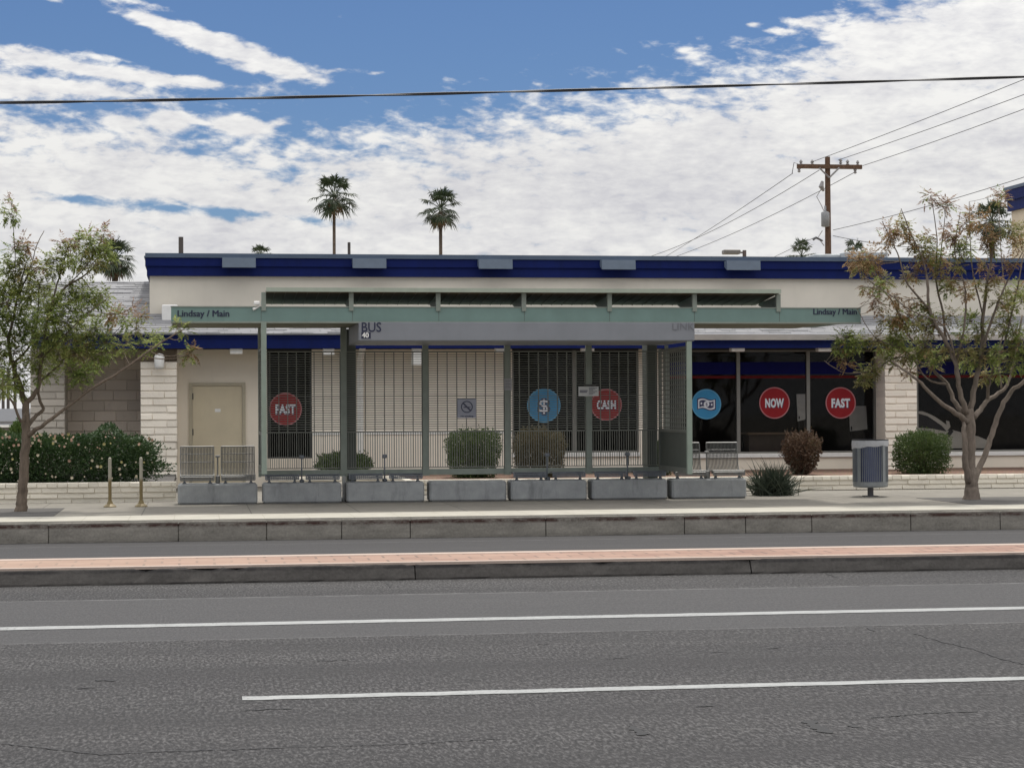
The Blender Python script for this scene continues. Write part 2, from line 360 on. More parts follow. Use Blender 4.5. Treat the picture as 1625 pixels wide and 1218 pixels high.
def m_brick():
    b = NB('red brick paving'); x, y, z = b.xyz()
    br = b.N.new('ShaderNodeTexBrick'); br.inputs['Scale'].default_value = 1; br.inputs['Brick Width'].default_value = .36; br.inputs['Row Height'].default_value = .30; br.inputs['Mortar Size'].default_value = .014
    br.inputs['Color1'].default_value = (.215, .125, .095, 1); br.inputs['Color2'].default_value = (.30, .19, .148, 1); br.inputs['Mortar'].default_value = (.10, .07, .06, 1)
    b.link(b.comb(x, y, 0), br.inputs['Vector'])
    n = b.noise(1.1, 6, .7)
    col = b.mix(b.math('MULTIPLY_ADD', n, 2.2, -.75, clamp=True), br.outputs[0], (.33, .225, .17))
    # paler, dustier towards the western end
    col = b.mix(b.math('MULTIPLY', b.math('MULTIPLY_ADD', x, -.12, .5, clamp=True), .5), col, (.37, .28, .21))
    b.bump(br.outputs[1], -.3, .01)
    return b.done(col, .85, 0, .3)
def m_gravel():
    b = NB('gravel'); vo = b.N.new('ShaderNodeTexVoronoi'); vo.inputs['Scale'].default_value = 34; b.link(b.co, vo.inputs['Vector'])
    col = b.ramp(vo.outputs['Distance'], [(.0, (.34, .22, .17)), (.6, (.12, .075, .055))])
    col = b.mix(.35, col, vo.outputs['Color'], 'SOFT_LIGHT')
    b.bump(vo.outputs['Distance'], -.7, .02); return b.done(col, .9, 0, .2)
def m_stucco(name, c):
    b = NB(name); f = b.noise(45, 5, .7); n = b.noise(.9, 6, .65)
    v = b.noise(1.6, 6, .7, vec=b.scale(b.co, (2.2, 2.2, .22)))
    col = b.ramp(n, [(.3, tuple(x * .93 for x in c)), (.7, tuple(min(1, x * 1.05) for x in c))])
    col = b.mix(b.math('MULTIPLY', b.math('MULTIPLY_ADD', v, 3, -1.6, clamp=True), .22), col, tuple(x * .72 for x in c))
    b.bump(f, .35, .006); return b.done(col, .9, 0, .2)
def m_block(name, c, var=.10):
    b = NB(name); g = b.N.new('ShaderNodeNewGeometry'); f = b.noise(26, 5, .7); n = b.noise(4, 6, .7)
    col = b.ramp(g.outputs['Random Per Island'], [(0, tuple(x * (1 - var) for x in c)), (1, tuple(min(1, x * (1 + var)) for x in c))])
    col = b.mix(b.math('MULTIPLY', b.math('MULTIPLY_ADD', n, 4, -2.2, clamp=True), .35), col, tuple(x * .62 for x in c))
    b.bump(f, .6, .012); return b.done(col, .9, 0, .2)
asphalt = m_asphalt()
def m_line():
    b = NB('road paint'); n = b.noise(9, 6, .7, vec=b.scale(b.co, (.6, 1.2, 1))); f = b.noise(34, 3, .65); big = b.noise(.7, 4, .6)
    col = b.ramp(n, [(.3, (.23, .235, .23)), (.7, (.345, .35, .345))])
    w = b.math('ADD', b.math('MULTIPLY_ADD', f, 5.0, -2.95), b.math('MULTIPLY_ADD', big, 2.6, -1.15), clamp=True)
    col = b.mix(b.math('MULTIPLY', w, .85), col, (.085, .083, .083))
    return b.done(col, .8, 0, .25)
white_line = m_line()
green = paint('shelter green', (.225, .255, .218), .5, .10, 5, grime=.22, gcol=(.10, .10, .08))
teal = paint('canopy green', (.150, .235, .212), .45, .08, 3, grime=.15, gcol=(.09, .12, .10))
palegreen = paint('roof edge green', (.33, .37, .30), .45, .08, 3, grime=.2)
darkgreen = paint('column green', (.088, .10, .086), .55, .10, 5)
lattice = paint('lattice steel', (.165, .172, .148), .55, .12, 9)
soffit = paint('canopy underside', (.17, .165, .115), .7, .15, 4)
roofunder = paint('roof underside', (.135, .095, .058), .8, .2, 6)
signgrey = paint('sign grey', (.205, .215, .235), .45, .06, 3, grime=.12, gcol=(.12, .12, .13))
navy = paint('navy lettering', (.012, .016, .045), .5, .1)
linkgrey = paint('faded lettering', (.15, .155, .17), .5, .1)
white = paint('white paint', (.74, .73, .70), .5, .06); fixw = paint('fixture white', (.86, .85, .81), .5, .05)
seatsteel = paint('seat steel', (.15, .165, .185), .5, .15, 8, metal=.3)
seatlight = paint('chair steel', (.215, .215, .205), .45, .12, 8, metal=.4)
concrete_seat = None
fascia_blue = paint('fascia blue', (.0045, .012, .088), .55, .14, 1.2, spec=.12, grime=.45, gcol=(.004, .008, .03))
cap_blue = paint('cap flashing', (.075, .105, .155), .4, .10, 3, metal=.2)
hood_grey = paint('light hood grey', (.115, .15, .20), .5, .08)
door_tan = paint('door paint', (.55, .475, .335), .45, .06, 2, grime=.12, gcol=(.2, .17, .12))
frame_tan = paint('door frame paint', (.40, .355, .26), .5, .06)
alum = paint('window frame', (.19, .185, .17), .45, .1, 8, metal=.3)
darkframe = paint('dark frame', (.03, .03, .03), .5)
gutter_m = paint('gutter metal', (.55, .55, .56), .25, .08, 4, metal=.6)
blackm = paint('black rubber', (.02, .02, .02), .6)
stucco = m_stucco('stucco', (.67, .625, .54)); stucco_l = m_stucco('wall stucco', (.76, .685, .57))
blockw = m_block('slump block', (.82, .75, .645)); blockg = m_block('grey block', (.52, .47, .40)); mortar = paint('mortar', (.74, .68, .59), .9)
midwall = m_stucco('mid wall paint', (.84, .77, .66))
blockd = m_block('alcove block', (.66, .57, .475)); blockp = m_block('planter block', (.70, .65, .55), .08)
shingle = m_shingle(); gravel = m_gravel()
glass = m_glass('window glass', .82, .36); glassd = m_glass('screened glass', .30, .35)
barkL = m_bark('bark brown', (.15, .118, .09)); barkR = m_bark('bark grey', (.165, .135, .11)); wood = m_bark('pole wood', (.115, .070, .047))

# ------------------------------------------------------------------ the setting
ZP = .287                                       # platform height above the road
ground_m = m_concrete('bare ground', (.30, .27, .22), None, .3)
struct('ground', MB().add([(-1500, -400, -.012), (1500, -400, -.012), (1500, 3000, -.012), (-1500, 3000, -.012)], [(0, 1, 2, 3)]), ground_m)
struct('road', MB().add([(-90, -14, 0), (120, -14, 0), (120, 28.46, 0), (-90, 28.46, 0)], [(0, 1, 2, 3)]), asphalt)
def stripe(x0, x1, yc, w, seed, z=.004):
    rnd = random.Random(seed); n = max(2, int((x1 - x0) / .12)); vs = []; fs = []
    for i in range(n + 1):
        x = x0 + (x1 - x0) * i / n; j = (rnd.random() - .5) * .022; k = (rnd.random() - .5) * .022
        vs += [(x, yc - w / 2 + j, z), (x, yc + w / 2 + k, z)]
    for i in range(n): fs.append((2 * i, 2 * i + 2, 2 * i + 3, 2 * i + 1))
    return MB().add(vs, fs)
struct('edge_line', stripe(-60, 90, 17.27, .24, 1), white_line)
struct('lane_line', stripe(.27, 14.2, 12.79, .165, 2), white_line)
def worn(mb, prof, x0, x1, rnd, jit, chip):                      # a kerb length whose arris is uneven and chipped
    n = max(2, int((x1 - x0) / .13)); m = len(prof); vs = []
    for i in range(n + 1):
        x = x0 + (x1 - x0) * i / n; c = rnd.random() < (.75 if i in (0, n) else .05); k = rnd.uniform(.4, 1) * chip if c else 0
        for j, (y, z) in enumerate(prof):
            top = j in (2, 3)
            vs.append((x, y + rnd.uniform(-jit, jit) * (j < 4) + (k * .5 if top else 0), z + (rnd.uniform(-jit, jit) * .6 - k * .55 if top else 0)))
    fs = [tuple(range(m - 1, -1, -1)), tuple(n * m + j for j in range(m))]
    for i in range(n):
        for j in range(m): fs.append((i * m + j, i * m + (j + 1) % m, (i + 1) * m + (j + 1) % m, (i + 1) * m + j))
    return mb.add(vs, fs)
# raised median: stained kerb, pale edging, red brick top
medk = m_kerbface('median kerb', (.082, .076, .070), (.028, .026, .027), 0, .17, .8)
mb = MB(); rnd = random.Random(5); x = -40.0
while x < 70:
    L = rnd.uniform(3.5, 5.5); e = rnd.uniform(-.012, .012)
    worn(mb, [(21.42 + e, -.01), (21.42 + e, .02), (21.47 + e, .152), (21.50, .17), (21.64, .174), (21.64, -.01)], x, x + L - .012, rnd, .007, .05); x += L
struct('median_kerb', mb, medk)
edging = m_concrete('median edging', (.40, .32, .27), None, .25, .12)
struct('median_edging', MB().box(-40, 70, 21.475, 21.60, .150, .1785).box(-40, 70, 22.63, 22.86, -.01, .181), edging)
struct('median_paving', MB().box(-40, 70, 21.60, 22.63, 0, .177), m_brick())
ck = MB()
def crack(pts, w, seed):
    rnd = random.Random(seed); P = []
    for (x0, y0), (x1, y1) in zip(pts, pts[1:]):
        n = max(3, int(math.hypot(x1 - x0, (y1 - y0) * 3) / 6))
        for i in range(n): P.append((x0 + (x1 - x0) * i / n + rnd.uniform(-2, 2), y0 + (y1 - y0) * i / n + rnd.uniform(-.8, .8)))
    Q = []
    for px, py in P:
        d = CAMR @ Vector(((px - 812.5) / FPX, -(py - 609) / FPX, -1)); k = (0.004 - EYE.z) / d.z; Q.append(EYE + d * k)
    vs = []
    for i, q in enumerate(Q):
        t = (Q[min(i + 1, len(Q) - 1)] - Q[max(i - 1, 0)]).normalized(); s = Vector((-t.y, t.x, 0)) * w * rnd.uniform(.25, 1) * (.2 if i in (0, len(Q) - 1) else 1)
        vs += [q - s, q + s]
    ck.add(vs, [(2 * i, 2 * i + 1, 2 * i + 3, 2 * i + 2) for i in range(len(Q) - 1)])
for i, (p, w) in enumerate([([(1450, 1004), (1496, 1017), (1545, 1029), (1588, 1044), (1640, 1056)], .035), ([(150, 1078), (192, 1079)], .05), ([(122, 1091), (158, 1090)], .05), ([(385, 1126), (436, 1124), (470, 1123)], .04), ([(612, 921), (622, 932)], .06),
                            ([(1308, 908), (1336, 917)], .05), ([(0, 1178), (160, 1196), (240, 1192), (420, 1186), (620, 1180), (810, 1170)], .022), ([(1000, 1150), (1018, 1163), (1028, 1166)], .10), ([(1280, 1142), (1310, 1160), (1330, 1163)], .10), ([(1346, 1150), (1372, 1154)], .09),
                            ([(1102, 1120), (1142, 1119)], .06), ([(1215, 1028), (1248, 1026)], .05), ([(960, 1044), (1010, 1042)], .03), ([(1130, 1034), (1160, 1033)], .04), ([(1380, 1138), (1470, 1130), (1560, 1128)], .03), ([(1380, 994), (1386, 1002)], .06), ([(850, 1022), (880, 1020)], .035), ([(500, 1048), (560, 1045)], .03)]):
    crack(p, w * .5, 100 + i)
struct('road_cracks', ck, paint('crack tar', (.012, .0115, .0115), .8))
# platform kerb with open joints, tactile strip, pavement
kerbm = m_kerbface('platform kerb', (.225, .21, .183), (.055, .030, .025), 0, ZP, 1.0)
joints = [-300, 77, 283, 423, 542, 651, 866, 1086, 1183, 1288, 1445, 1587, 1800, 2100]
xs = [at(p, 835, 28.44).x for p in joints]; xs = [-40] + xs + [70]
mb = MB()
for a, b in zip(xs, xs[1:]): worn(mb, [(28.43, -.01), (28.43, .02), (28.432, ZP - .026), (28.455, ZP - .003), (28.62, ZP - .002), (28.62, -.01)], a + .008, b - .008, rnd, .003, .022)
mb.box(-40, 70, 28.46, 28.62, -.01, ZP - .03)
struct('kerb', mb, kerbm)
tact = NB('tactile paving'); vo = tact.N.new('ShaderNodeTexVoronoi'); vo.inputs['Scale'].default_value = 17; vo.inputs['Randomness'].default_value = 0
tact.link(tact.co, vo.inputs['Vector']); tact.bump(tact.math('SMOOTH_MIN', vo.outputs['Distance'], .4, .1), -.5, .012)
tx, ty, tz = tact.xyz()
tcol = tact.ramp(tact.noise(2.5, 6, .7), [(.3, (.33, .31, .26)), (.7, (.42, .40, .345))])
tj = tact.math('LESS_THAN', tact.math('ABSOLUTE', tact.math('SUBTRACT', tact.math('FRACT', tact.math('DIVIDE', tx, .61)), .5)), .008)
tact = tact.done(tact.mix(tact.math('MULTIPLY', tj, .6), tcol, (.25, .23, .18)), .85, 0, .3)
struct('tactile_paving', MB().box(-40, 70, 28.45, 29.75, ZP - .05, ZP + .006), tact)
pave = m_concrete('pavement concrete', (.205, .19, .162), 1.55, .55, .2)
struct('pavement', MB().box(-40, 70, 28.6, 41.5, -.01, ZP), pave)
soil = m_concrete('tree well soil', (.085, .08, .074), None, .4, .25, .6)
struct('tree_pit', MB().box(-7, at(93, 810, 31).x, 29.76, 32.4, 0, ZP + .004), soil)
xw = at(1466, 788, 32).x
struct('tree_pit', MB().box(xw, xw + 5.2, 29.76, 32.35, 0, ZP + .004), soil)
ZG = .535
PX0 = X(643, 35.8)
struct('gravel_bed', MB().box(PX0 + .1, 60, 35.95, 40.4, 0, ZG).box(1.42, PX0 + .12, 38.4, 40.4, 0, ZG), gravel)
struct('hedge_bed', MB().box(-9, X(279, 34.3) - .05, 34.45, 43.5, 0, .575), soil)
struct('back_lot', MB().box(-90, -3.4, 43.5, 140, -.01, .26), ground_m)

# ------------------------------------------------------------------ block walls: every block a rounded lump in one masonry mesh
def blocks(mb, x0, x1, z0, z1, y, depth, course, length, seed, header=None, mort=None, side=0.0):
    rnd = random.Random(seed); z = z1; k = 0
    while z > z0 + .02:
        h = course if not (header and k == 0) else header[0]; h = min(h, z - z0)
        L = length if not (header and k == 0) else header[1]
        x = x0 - (L * .5 if k % 2 else 0) * (1 if not header or k else 0)
        while x < x1 - .005:
            l = L * rnd.uniform(.94, 1.06); a = max(x, x0); b = min(x + l, x1)
            if b - a > .03:
                g = .0015; gx_ = .0005; s = rnd.uniform(0, .014); sl = rnd.uniform(-.008, .008)
                ya = y + s; c = min(.03, h * .24)
                za, zb = z - h + g, z - g
                vs = [(a + gx_, y + .035, za), (b - gx_, y + .035, za), (b - gx_, y + .030, zb), (a + gx_, y + .030, zb),
                      (a + c * .35, ya, za + c * .55), (b - c * .35, ya, za + c * .55 + sl * .5), (b - c * .35, ya + .012, zb - c), (a + c * .35, ya + .012, zb - c - sl),
                      (a + gx_, y + depth, za), (b - gx_, y + depth, za), (b - gx_, y + depth, zb), (a + gx_, y + depth, zb)]
                mb.add(vs, [(4, 5, 6, 7), (0, 1, 5, 4), (1, 2, 6, 5), (2, 3, 7, 6), (3, 0, 4, 7), (3, 2, 10, 11), (1, 9, 10, 2), (0, 3, 11, 8), (0, 8, 9, 1)])
            x += l
        z -= h; k += 1
    return mb
def planter(name, label, x0, x1, y, z1, seed, ret=None):
    t = thing(name, label, 'garden wall', (x0, y, ZP))
    mb = MB(); blocks(mb, x0, x1, ZP - .02, z1, y, .16, .088, .42, seed, (.085, .165))
    obj('masonry', mb, blockp, t)
    core = MB().box(x0 + .012, x1 - .012, y + .03, y + .15, ZP - .02, z1 - .012)
    if ret: core.box(x0 + .012, x0 + .15, y + .15, y + ret, ZP - .02, z1 - .008)
    obj('mortar_core', core, blockp, t)
planter('planter_wall', 'low cream block planter wall running along the gravel bed behind the bin', PX0, 22.0, 35.8, .548, 3, 2.6)
planter('planter_wall', 'low cream block wall holding up the flowering hedge behind the two bollards', -9.0, X(279, 34.3), 34.3, .612, 4)
planter('planter_wall', 'short low cream block wall in front of the flat topped shrub behind the shelter', 1.3, PX0 + .1, 38.3, .545, 6)

# ------------------------------------------------------------------ the store
YW = 40.2
store = thing('store_building', 'long single storey cream store with a blue parapet band and grey shingle eave', 'building', (X(700, YW), YW, .5))
ZS = Z(554, YW, 700)                            # soffit
BASE = .3
def xw_(px): return X(px, YW)
mb = MB()
zsill1 = Z(727, YW, 460); zsill2 = Z(718, YW, 913); zsill3 = Z(719, YW, 1225)
def wallseg(mb, a, b, z0, z1): mb.box(a, b, YW, YW + .22, z0, z1)
wallseg(mb, xw_(281), xw_(424), BASE, ZS); wallseg(mb, xw_(424), xw_(495), BASE, zsill1)
mw = MB(); wallseg(mw, xw_(495), xw_(813), BASE, ZS); wallseg(mw, xw_(813), xw_(1014), BASE, zsill2); wallseg(mw, xw_(1014), xw_(1060), BASE, ZS)
obj('wall', mw, midwall, store); obj('wall', mb, stucco_l, store); mb = MB()
wallseg(mb, xw_(1060), xw_(1392), BASE, zsill3); wallseg(mb, xw_(1392), xw_(1455), BASE, ZS)
wallseg(mb, xw_(1455), 24.0, BASE, zsill3)
obj('wall', mb, stucco_l, store)
# plinth band under the mid wall and pale sills
obj('wall_band', MB().box(xw_(496), xw_(812), YW - .018, YW + .05, Z(689, YW, 650), Z(684, YW, 650)), white, store)
# pillars of slump block
def pillar(px0, px1, y, ztop, mat, seed, depth=.6):
    a, b = X(px0, y), X(px1, y)
    mb = MB(); blocks(mb, a, b, BASE, ztop, y, depth, .137, .46, seed)
    o = obj('pillar', mb, mat, store)
    obj('mortar_core', MB().box(a + .012, b - .012, y + .03, y + depth, BASE, ztop - .004), mortar if mat is not blockg else paint('grey mortar', (.36, .33, .29), .9), o)
pillar(223, 281, 39.6, Z(574, 39.6, 250), blockw, 11)
pillar(1405, 1456, 39.62, Z(553, 39.6, 1430), blockw, 12, .58)
pillar(48, 103, 40.3, Z(553, 40.3, 75), blockg, 13, 1.9)
# shaded alcove at the western end
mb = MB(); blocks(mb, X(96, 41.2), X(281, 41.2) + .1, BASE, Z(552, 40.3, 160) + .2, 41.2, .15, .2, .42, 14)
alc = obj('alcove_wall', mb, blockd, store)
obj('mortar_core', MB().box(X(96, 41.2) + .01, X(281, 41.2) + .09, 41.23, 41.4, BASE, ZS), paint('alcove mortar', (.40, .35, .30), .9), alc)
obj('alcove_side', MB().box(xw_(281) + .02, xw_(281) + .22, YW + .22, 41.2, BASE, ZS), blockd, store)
obj('wall', MB().box(X(48, 40.3), X(48, 40.3) + .2, 42.2, 52, BASE, ZS), stucco_l, store)
# interior: dark carpeted room seen through the glass
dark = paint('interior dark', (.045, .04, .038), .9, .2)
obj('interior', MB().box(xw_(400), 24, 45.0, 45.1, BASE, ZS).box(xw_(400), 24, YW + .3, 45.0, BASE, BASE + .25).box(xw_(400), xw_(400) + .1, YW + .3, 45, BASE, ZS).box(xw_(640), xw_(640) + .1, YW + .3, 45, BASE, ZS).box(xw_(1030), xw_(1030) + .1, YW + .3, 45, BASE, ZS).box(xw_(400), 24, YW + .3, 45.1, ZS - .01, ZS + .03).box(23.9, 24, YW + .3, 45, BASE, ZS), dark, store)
XLH = xw_(300)
# door
zd = Z(607, YW, 345)
fr = MB(); a, b = xw_(300), xw_(389.5)
fr.box(a, a + .06, YW - .035, YW + .02, BASE, zd).box(b - .06, b, YW - .035, YW + .02, BASE, zd).box(a + .06, b - .06, YW - .035, YW + .02, zd - .06, zd)
dr = obj('door', MB().box(a + .065, b - .065, YW - .014, YW + .02, BASE + .02, zd - .064), door_tan, store)
obj('frame', fr, frame_tan, dr)
for hz in (.32, 1.0): obj('hinge', MB().box(a + .062, a + .082, YW - .032, YW - .012, zd - hz, zd - hz + .12), darkframe, dr)
obj('door_plate', MB().box(xw_(341), xw_(350), YW - .02, YW - .012, Z(651, YW), Z(646, YW)), white, dr)
# windows
def window(px0, px1, ztop, zsill, mull, gm, framem=alum, sill=True, split=False):
    a, b = xw_(px0), xw_(px1); yp = YW + .09
    w = obj('window', MB().box(a, b, yp, yp + .012, zsill, ztop), gm, store)
    f = MB(); t = .035
    f.box(a, a + t, yp - .045, yp + .05, zsill, ztop).box(b - t, b, yp - .045, yp + .05, zsill, ztop).box(a + t, b - t, yp - .045, yp + .05, zsill, zsill + t)
    f.box(a + t, b - t, yp - .045, yp + .05, ztop - t, ztop)
    for m in mull: f.box(xw_(m) - .035, xw_(m) + .035, yp - .05, yp + .05, zsill + t, ztop - t)
    obj('frame', f, framem, w)
    if sill: obj('sill', MB().cbox(a - .02, b + .02, YW - .045, YW + .04, zsill - .085, zsill - .002, .008), white, w)
    return w
ztp = ZS - .02
w1 = window(424, 495, Z(556, YW, 460), zsill1, [], glassd, darkframe, False)
w2 = window(813, 1014, Z(553, YW, 913), zsill2, [912], glassd, alum, True)
w3 = window(1060, 1391, ztp, zsill3, [1173, 1284], glass)
w4 = window(1456, 1900, ztp, zsill3, [1690], glass)
vb = paint('window vinyl blue', (.003, .004, .07), .5, .1, spec=.08); vr = paint('window vinyl red', (.11, .009, .010), .5, .1, spec=.08)
def bands(w, px0, px1, cuts):
    za, zb, zc = Z(574, YW, 1230), Z(593.5, YW, 1230), Z(599.5, YW, 1230)
    for nm, z0, z1, m in (('window_band', zb, za, vb), ('window_band', zc - .004, zb - .03, vr)):
        q = MB()
        for a, b in zip(cuts, cuts[1:]): q.box(xw_(a) + .045, xw_(b) - .045, YW + .078, YW + .083, z0, z1)
        obj(nm, q, m, w)
bands(w3, 1060, 1391, [1060, 1173, 1284, 1391]); bands(w4, 1456, 1900, [1456, 1690, 1900])
# blinds behind the dark glass of the middle windows
obj('blind', MB().box(xw_(832), xw_(880), YW + .3, YW + .31, zsill2 + .9, ZS - .3), paint('tinted film', (.03, .035, .06), .5), w2)
obj('header', MB().box(XLH, 24.0, YW + .02, YW + .2, ZS - .022, ZS + .12), paint('dark header', (.02, .02, .022), .7), store)
# eave: blue fascia, soffit, gutter, shingle slope
YE = 39.35; zf1 = Z(528, YE, 700); zf0 = Z(552.5, YE, 700); XL, XR = X(50, YE), 26.0
fa = obj('eave_fascia', MB().box(XL, XR, YE, YE + .05, zf0, zf1).box(XL, XR, YE - .02, YE, zf0 + (zf1 - zf0) * .66, zf1 - .005), fascia_blue, store)
obj('soffit', MB().box(XL, XR, YE + .05, 43.0, zf0 + .035, zf0 + .06), paint('soffit paint', (.17, .14, .11), .8), store)
pitch = .31
def rz_(y): return zf1 + .012 + pitch * (y - YE)
mb = MB().add([(XL - .1, YE - .07, rz_(YE - .07)), (XR, YE - .07, rz_(YE - .07)), (XR, 43.15, rz_(43.15)), (XL - .1, 43.15, rz_(43.15)),
               (XL - .1, YE - .07, rz_(YE - .07) - .03), (XR, YE - .07, rz_(YE - .07) - .03), (XR, 43.15, rz_(43.15) - .05), (XL - .1, 43.15, rz_(43.15) - .05), (XL - .1, 47, rz_(43.15) - 1.2), (XR, 47, rz_(43.15) - 1.2)],
              [(0, 1, 2, 3), (4, 7, 6, 5), (0, 4, 5, 1), (0, 3, 7, 4), (1, 5, 6, 2), (3, 2, 9, 8)])
# butt courses: real shingle edges
rnd = random.Random(8); yy = YE - .05
while yy < 43.1:
    x = XL - .1
    while x < XR:
        l = rnd.uniform(.25, .6)
        if rnd.random() < .62:
            h = rnd.uniform(.006, .018)
            mb.add([(x, yy, rz_(yy) + h), (x + l, yy, rz_(yy) + h), (x + l, yy + .16, rz_(yy + .16) + .002), (x, yy + .16, rz_(yy + .16) + .002), (x, yy, rz_(yy)), (x + l, yy, rz_(yy))], [(0, 1, 2, 3), (4, 5, 1, 0)])
        x += l
    yy += .16
obj('roof', mb, shingle, store)
gx0 = X(1100, YE)
obj('gutter', MB().prismx([(YE - .15, zf1 - .005), (YE - .155, zf1 - .03), (YE - .12, zf1 - .14), (YE - .02, zf1 - .14), (YE - .02, zf1 - .125), (YE - .11, zf1 - .12), (YE - .14, zf1 - .03), (YE - .135, zf1 - .005)], gx0, XR), gutter_m, store)
# upper wall and parapet
YU = 40.6; UX0 = X(238, YU); UX1 = 26.0; zu1 = Z(440, YU, 700); zc0 = Z(412, YU, 700); zc1 = Z(405, YU, 700); zmid = Z(425, YU, 700)
obj('upper_wall', MB().box(UX0, UX1, YU, 50, 3.2, zu1 + .02), stucco, store)
pf = obj('parapet_fascia', MB().box(UX0 - .05, UX1, YU - .10, 50.05, zu1, zmid).box(UX0 - .08, UX1, YU - .14, 50.08, zmid, zc0), fascia_blue, store)
obj('parapet_cap', MB().box(UX0 - .10, UX1, YU - .17, 50.1, zc0, zc0 + .03).box(UX0 - .08, UX1, YU - .145, 50.09, zc0 + .03, zc1), cap_blue, store)
for c in (380, 587, 787, 982, 1180):
    a, b = X(c - 26.5, YU - .3), X(c + 26.5, YU - .3)
    obj('light_hood', MB().prismx([(YU - .145, zc0 - .012), (YU - .38, zc0 - .012), (YU - .40, zc0 - .20), (YU - .36, zc0 - .20), (YU - .145, zc0 - .12)], a, b), hood_grey, store)
# roof furniture
pipe = paint('rusty vent pipe', (.075, .06, .05), .7, .2)
def pipe_at(px, ytop, Y, r): obj('vent_pipe', MB().tube([(X(px, Y), Y, zc1 - .3), (X(px, Y), Y, Z(ytop, Y, px))], r, 12), pipe, store)
pipe_at(288, 376, 44, .05); pipe_at(555, 384.5, 45, .032)
obj('roof_unit', MB().cbox(X(1296, 46), X(1338, 46), 46, 47, zc1 - .2, Z(403, 46, 1316), .02).cbox(X(1355, 46) - .3, X(1402, 46), 45.6, 47, zc1 - .2, Z(401.5, 46, 1380), .02), paint('roof unit metal', (.42, .44, .44), .5), store)
obj('roof_box', MB().cbox(X(257.5, 40.4), X(283, 40.4), 40.2, 40.52, 3.4, Z(484, 40.4, 270), .02), white, store)  # plain white box added on the shingle slope
# downspout with its elbow
dx = X(574.5, YW - .06); dz = Z(543, YE, 578)
obj('downspout', MB().tube([(X(577.5, 39.5), 39.5, dz), (X(577, 39.6), 39.62, dz - .05), (X(572, 40.0), 40.0, Z(570, 40, 572)), (X(572, 40.1), YW - .09, Z(582, 40.1, 572)), (X(572, 40.1), YW - .09, .55)], .06, 4), fixw, store)
def fixture(px0, px1, py0, py1, Y, name='wall_light', d=.22):
    obj(name, MB().cbox(X(px0, Y), X(px1, Y), Y - d, Y, Z(py1, Y, px0), Z(py0, Y, px0), .012), fixw, store)
fixture(512, 530, 553, 564, 39.66); fixture(653, 668, 552, 580, 39.62, 'wall_box', .16); fixture(785, 799, 551, 560, 39.66)
fixture(365, 385, 553, 562, 39.66)
for c in (1168, 1305): fixture(c - 10.5, c + 10.5, 546, 558, 39.64, 'wall_light', .2)
for c in (925, 938): fixture(c - 4, c + 4, 547, 559, 39.6, 'wall_light', .12)
lamp = obj('wall_light', MB().lathe((X(253, 39.45), 39.45, Z(585, 39.45, 253)), [(.075, 0), (.09, .05), (.10, .22), (.075, .27), (.02, .29)], 14).box(X(253, 39.45) - .03, X(253, 39.45) + .03, 39.45, 39.62, Z(574, 39.5, 253), Z(568, 39.5, 253)), white, store, True)
# taller block of the same store at the eastern edge of the view
tx0 = X(1601, 62); zt = Z(303, 62, 1601); zt0 = Z(336, 62, 1601)
tw = obj('tower', MB().box(tx0 + .1, tx0 + 9, 57, 61.9, 2, zt - .02), m_stucco('tower stucco', (.60, .52, .40)), store)
obj('fascia', MB().box(tx0, tx0 + 9.1, 56.9, 62, zt0, (zt + zt0) / 2).box(tx0 - .05, tx0 + 9.1, 56.85, 62.05, (zt + zt0) / 2, zt), fascia_blue, tw)
obj('cap', MB().box(tx0 - .08, tx0 + 9.1, 56.8, 62.1, zt, zt + .1), cap_blue, tw)

# ------------------------------------------------------------------ window stickers
red = paint('sticker red', (.27, .016, .021), .5, .08, spec=.15); ring_p = paint('sticker ring', (.42, .17, .18), .5, .08, spec=.15)
blue = paint('sticker blue', (.048, .235, .43), .5, .08, spec=.15); ring_b = paint('sticker ring blue', (.11, .31, .48), .5, .08, spec=.15)
lw = paint('sticker lettering', (.66, .68, .72), .45, .06); shadow_letter = paint('sticker outline', (.03, .035, .10), .5)
def sticker(px, py, word, base, ring, label, r=.315):
    YD = YW + .072; c = at(px, py, YD)
    t = thing('window_sticker', label, 'sticker', (c.x, YD, c.z - r), 'round stickers on the store windows')
    obj('disc', MB().disc(c.x, c.z, YD, r, 48), base, t)
    obj('ring', MB().disc(c.x, c.z, YD - .0035, r, 48, r * .93, t=.002), ring, t)
    return t, c, YD
def word_sticker(px, py, word, label):
    t, c, YD = sticker(px, py, word, red, ring_p, label)
    sz = .235; sx = .72 if len(word) == 4 else .80
    q = text_mb(word, 0, 0, 0, sz, sx, .011, space=1.06); xs_ = [v[0] for v in q.v]; w = (max(xs_) + min(xs_)) / 2
    f = .385 / (max(xs_) - min(xs_)); f = min(f, 1.25)
    for nm, m, ox, oz, y in (('lettering_shadow', shadow_letter, .012, -.012, -.004), ('lettering', lw, 0, 0, -.0065)):
        g = MB(); g.add([(c.x + ox + (v[0] - w) * f, YD + y + v[1] * .3, c.z - .083 + oz + v[2]) for v in q.v], q.f); obj(nm, g, m, t)
word_sticker(453, 649, 'FAST', 'red round sticker reading FAST on the narrow window beside the cream door')
word_sticker(962, 642, 'CASH', 'red round sticker reading CASH behind the shelter lattice')
word_sticker(1229, 639, 'NOW', 'red round sticker reading NOW on the wide shop window')
word_sticker(1334, 639, 'FAST', 'red round sticker reading FAST on the shop window near the block pillar')
t, c, YD = sticker(863, 643, '$', blue, ring_b, 'blue round sticker with a dollar sign behind the shelter lattice', .335)
q = text_mb('$', 0, 0, 0, .36, 1.0, .022); xs_ = [v[0] for v in q.v]; w = (max(xs_) + min(xs_)) / 2
q2 = text_mb('$', 0, 0, 0, .36, 1.0, .002)
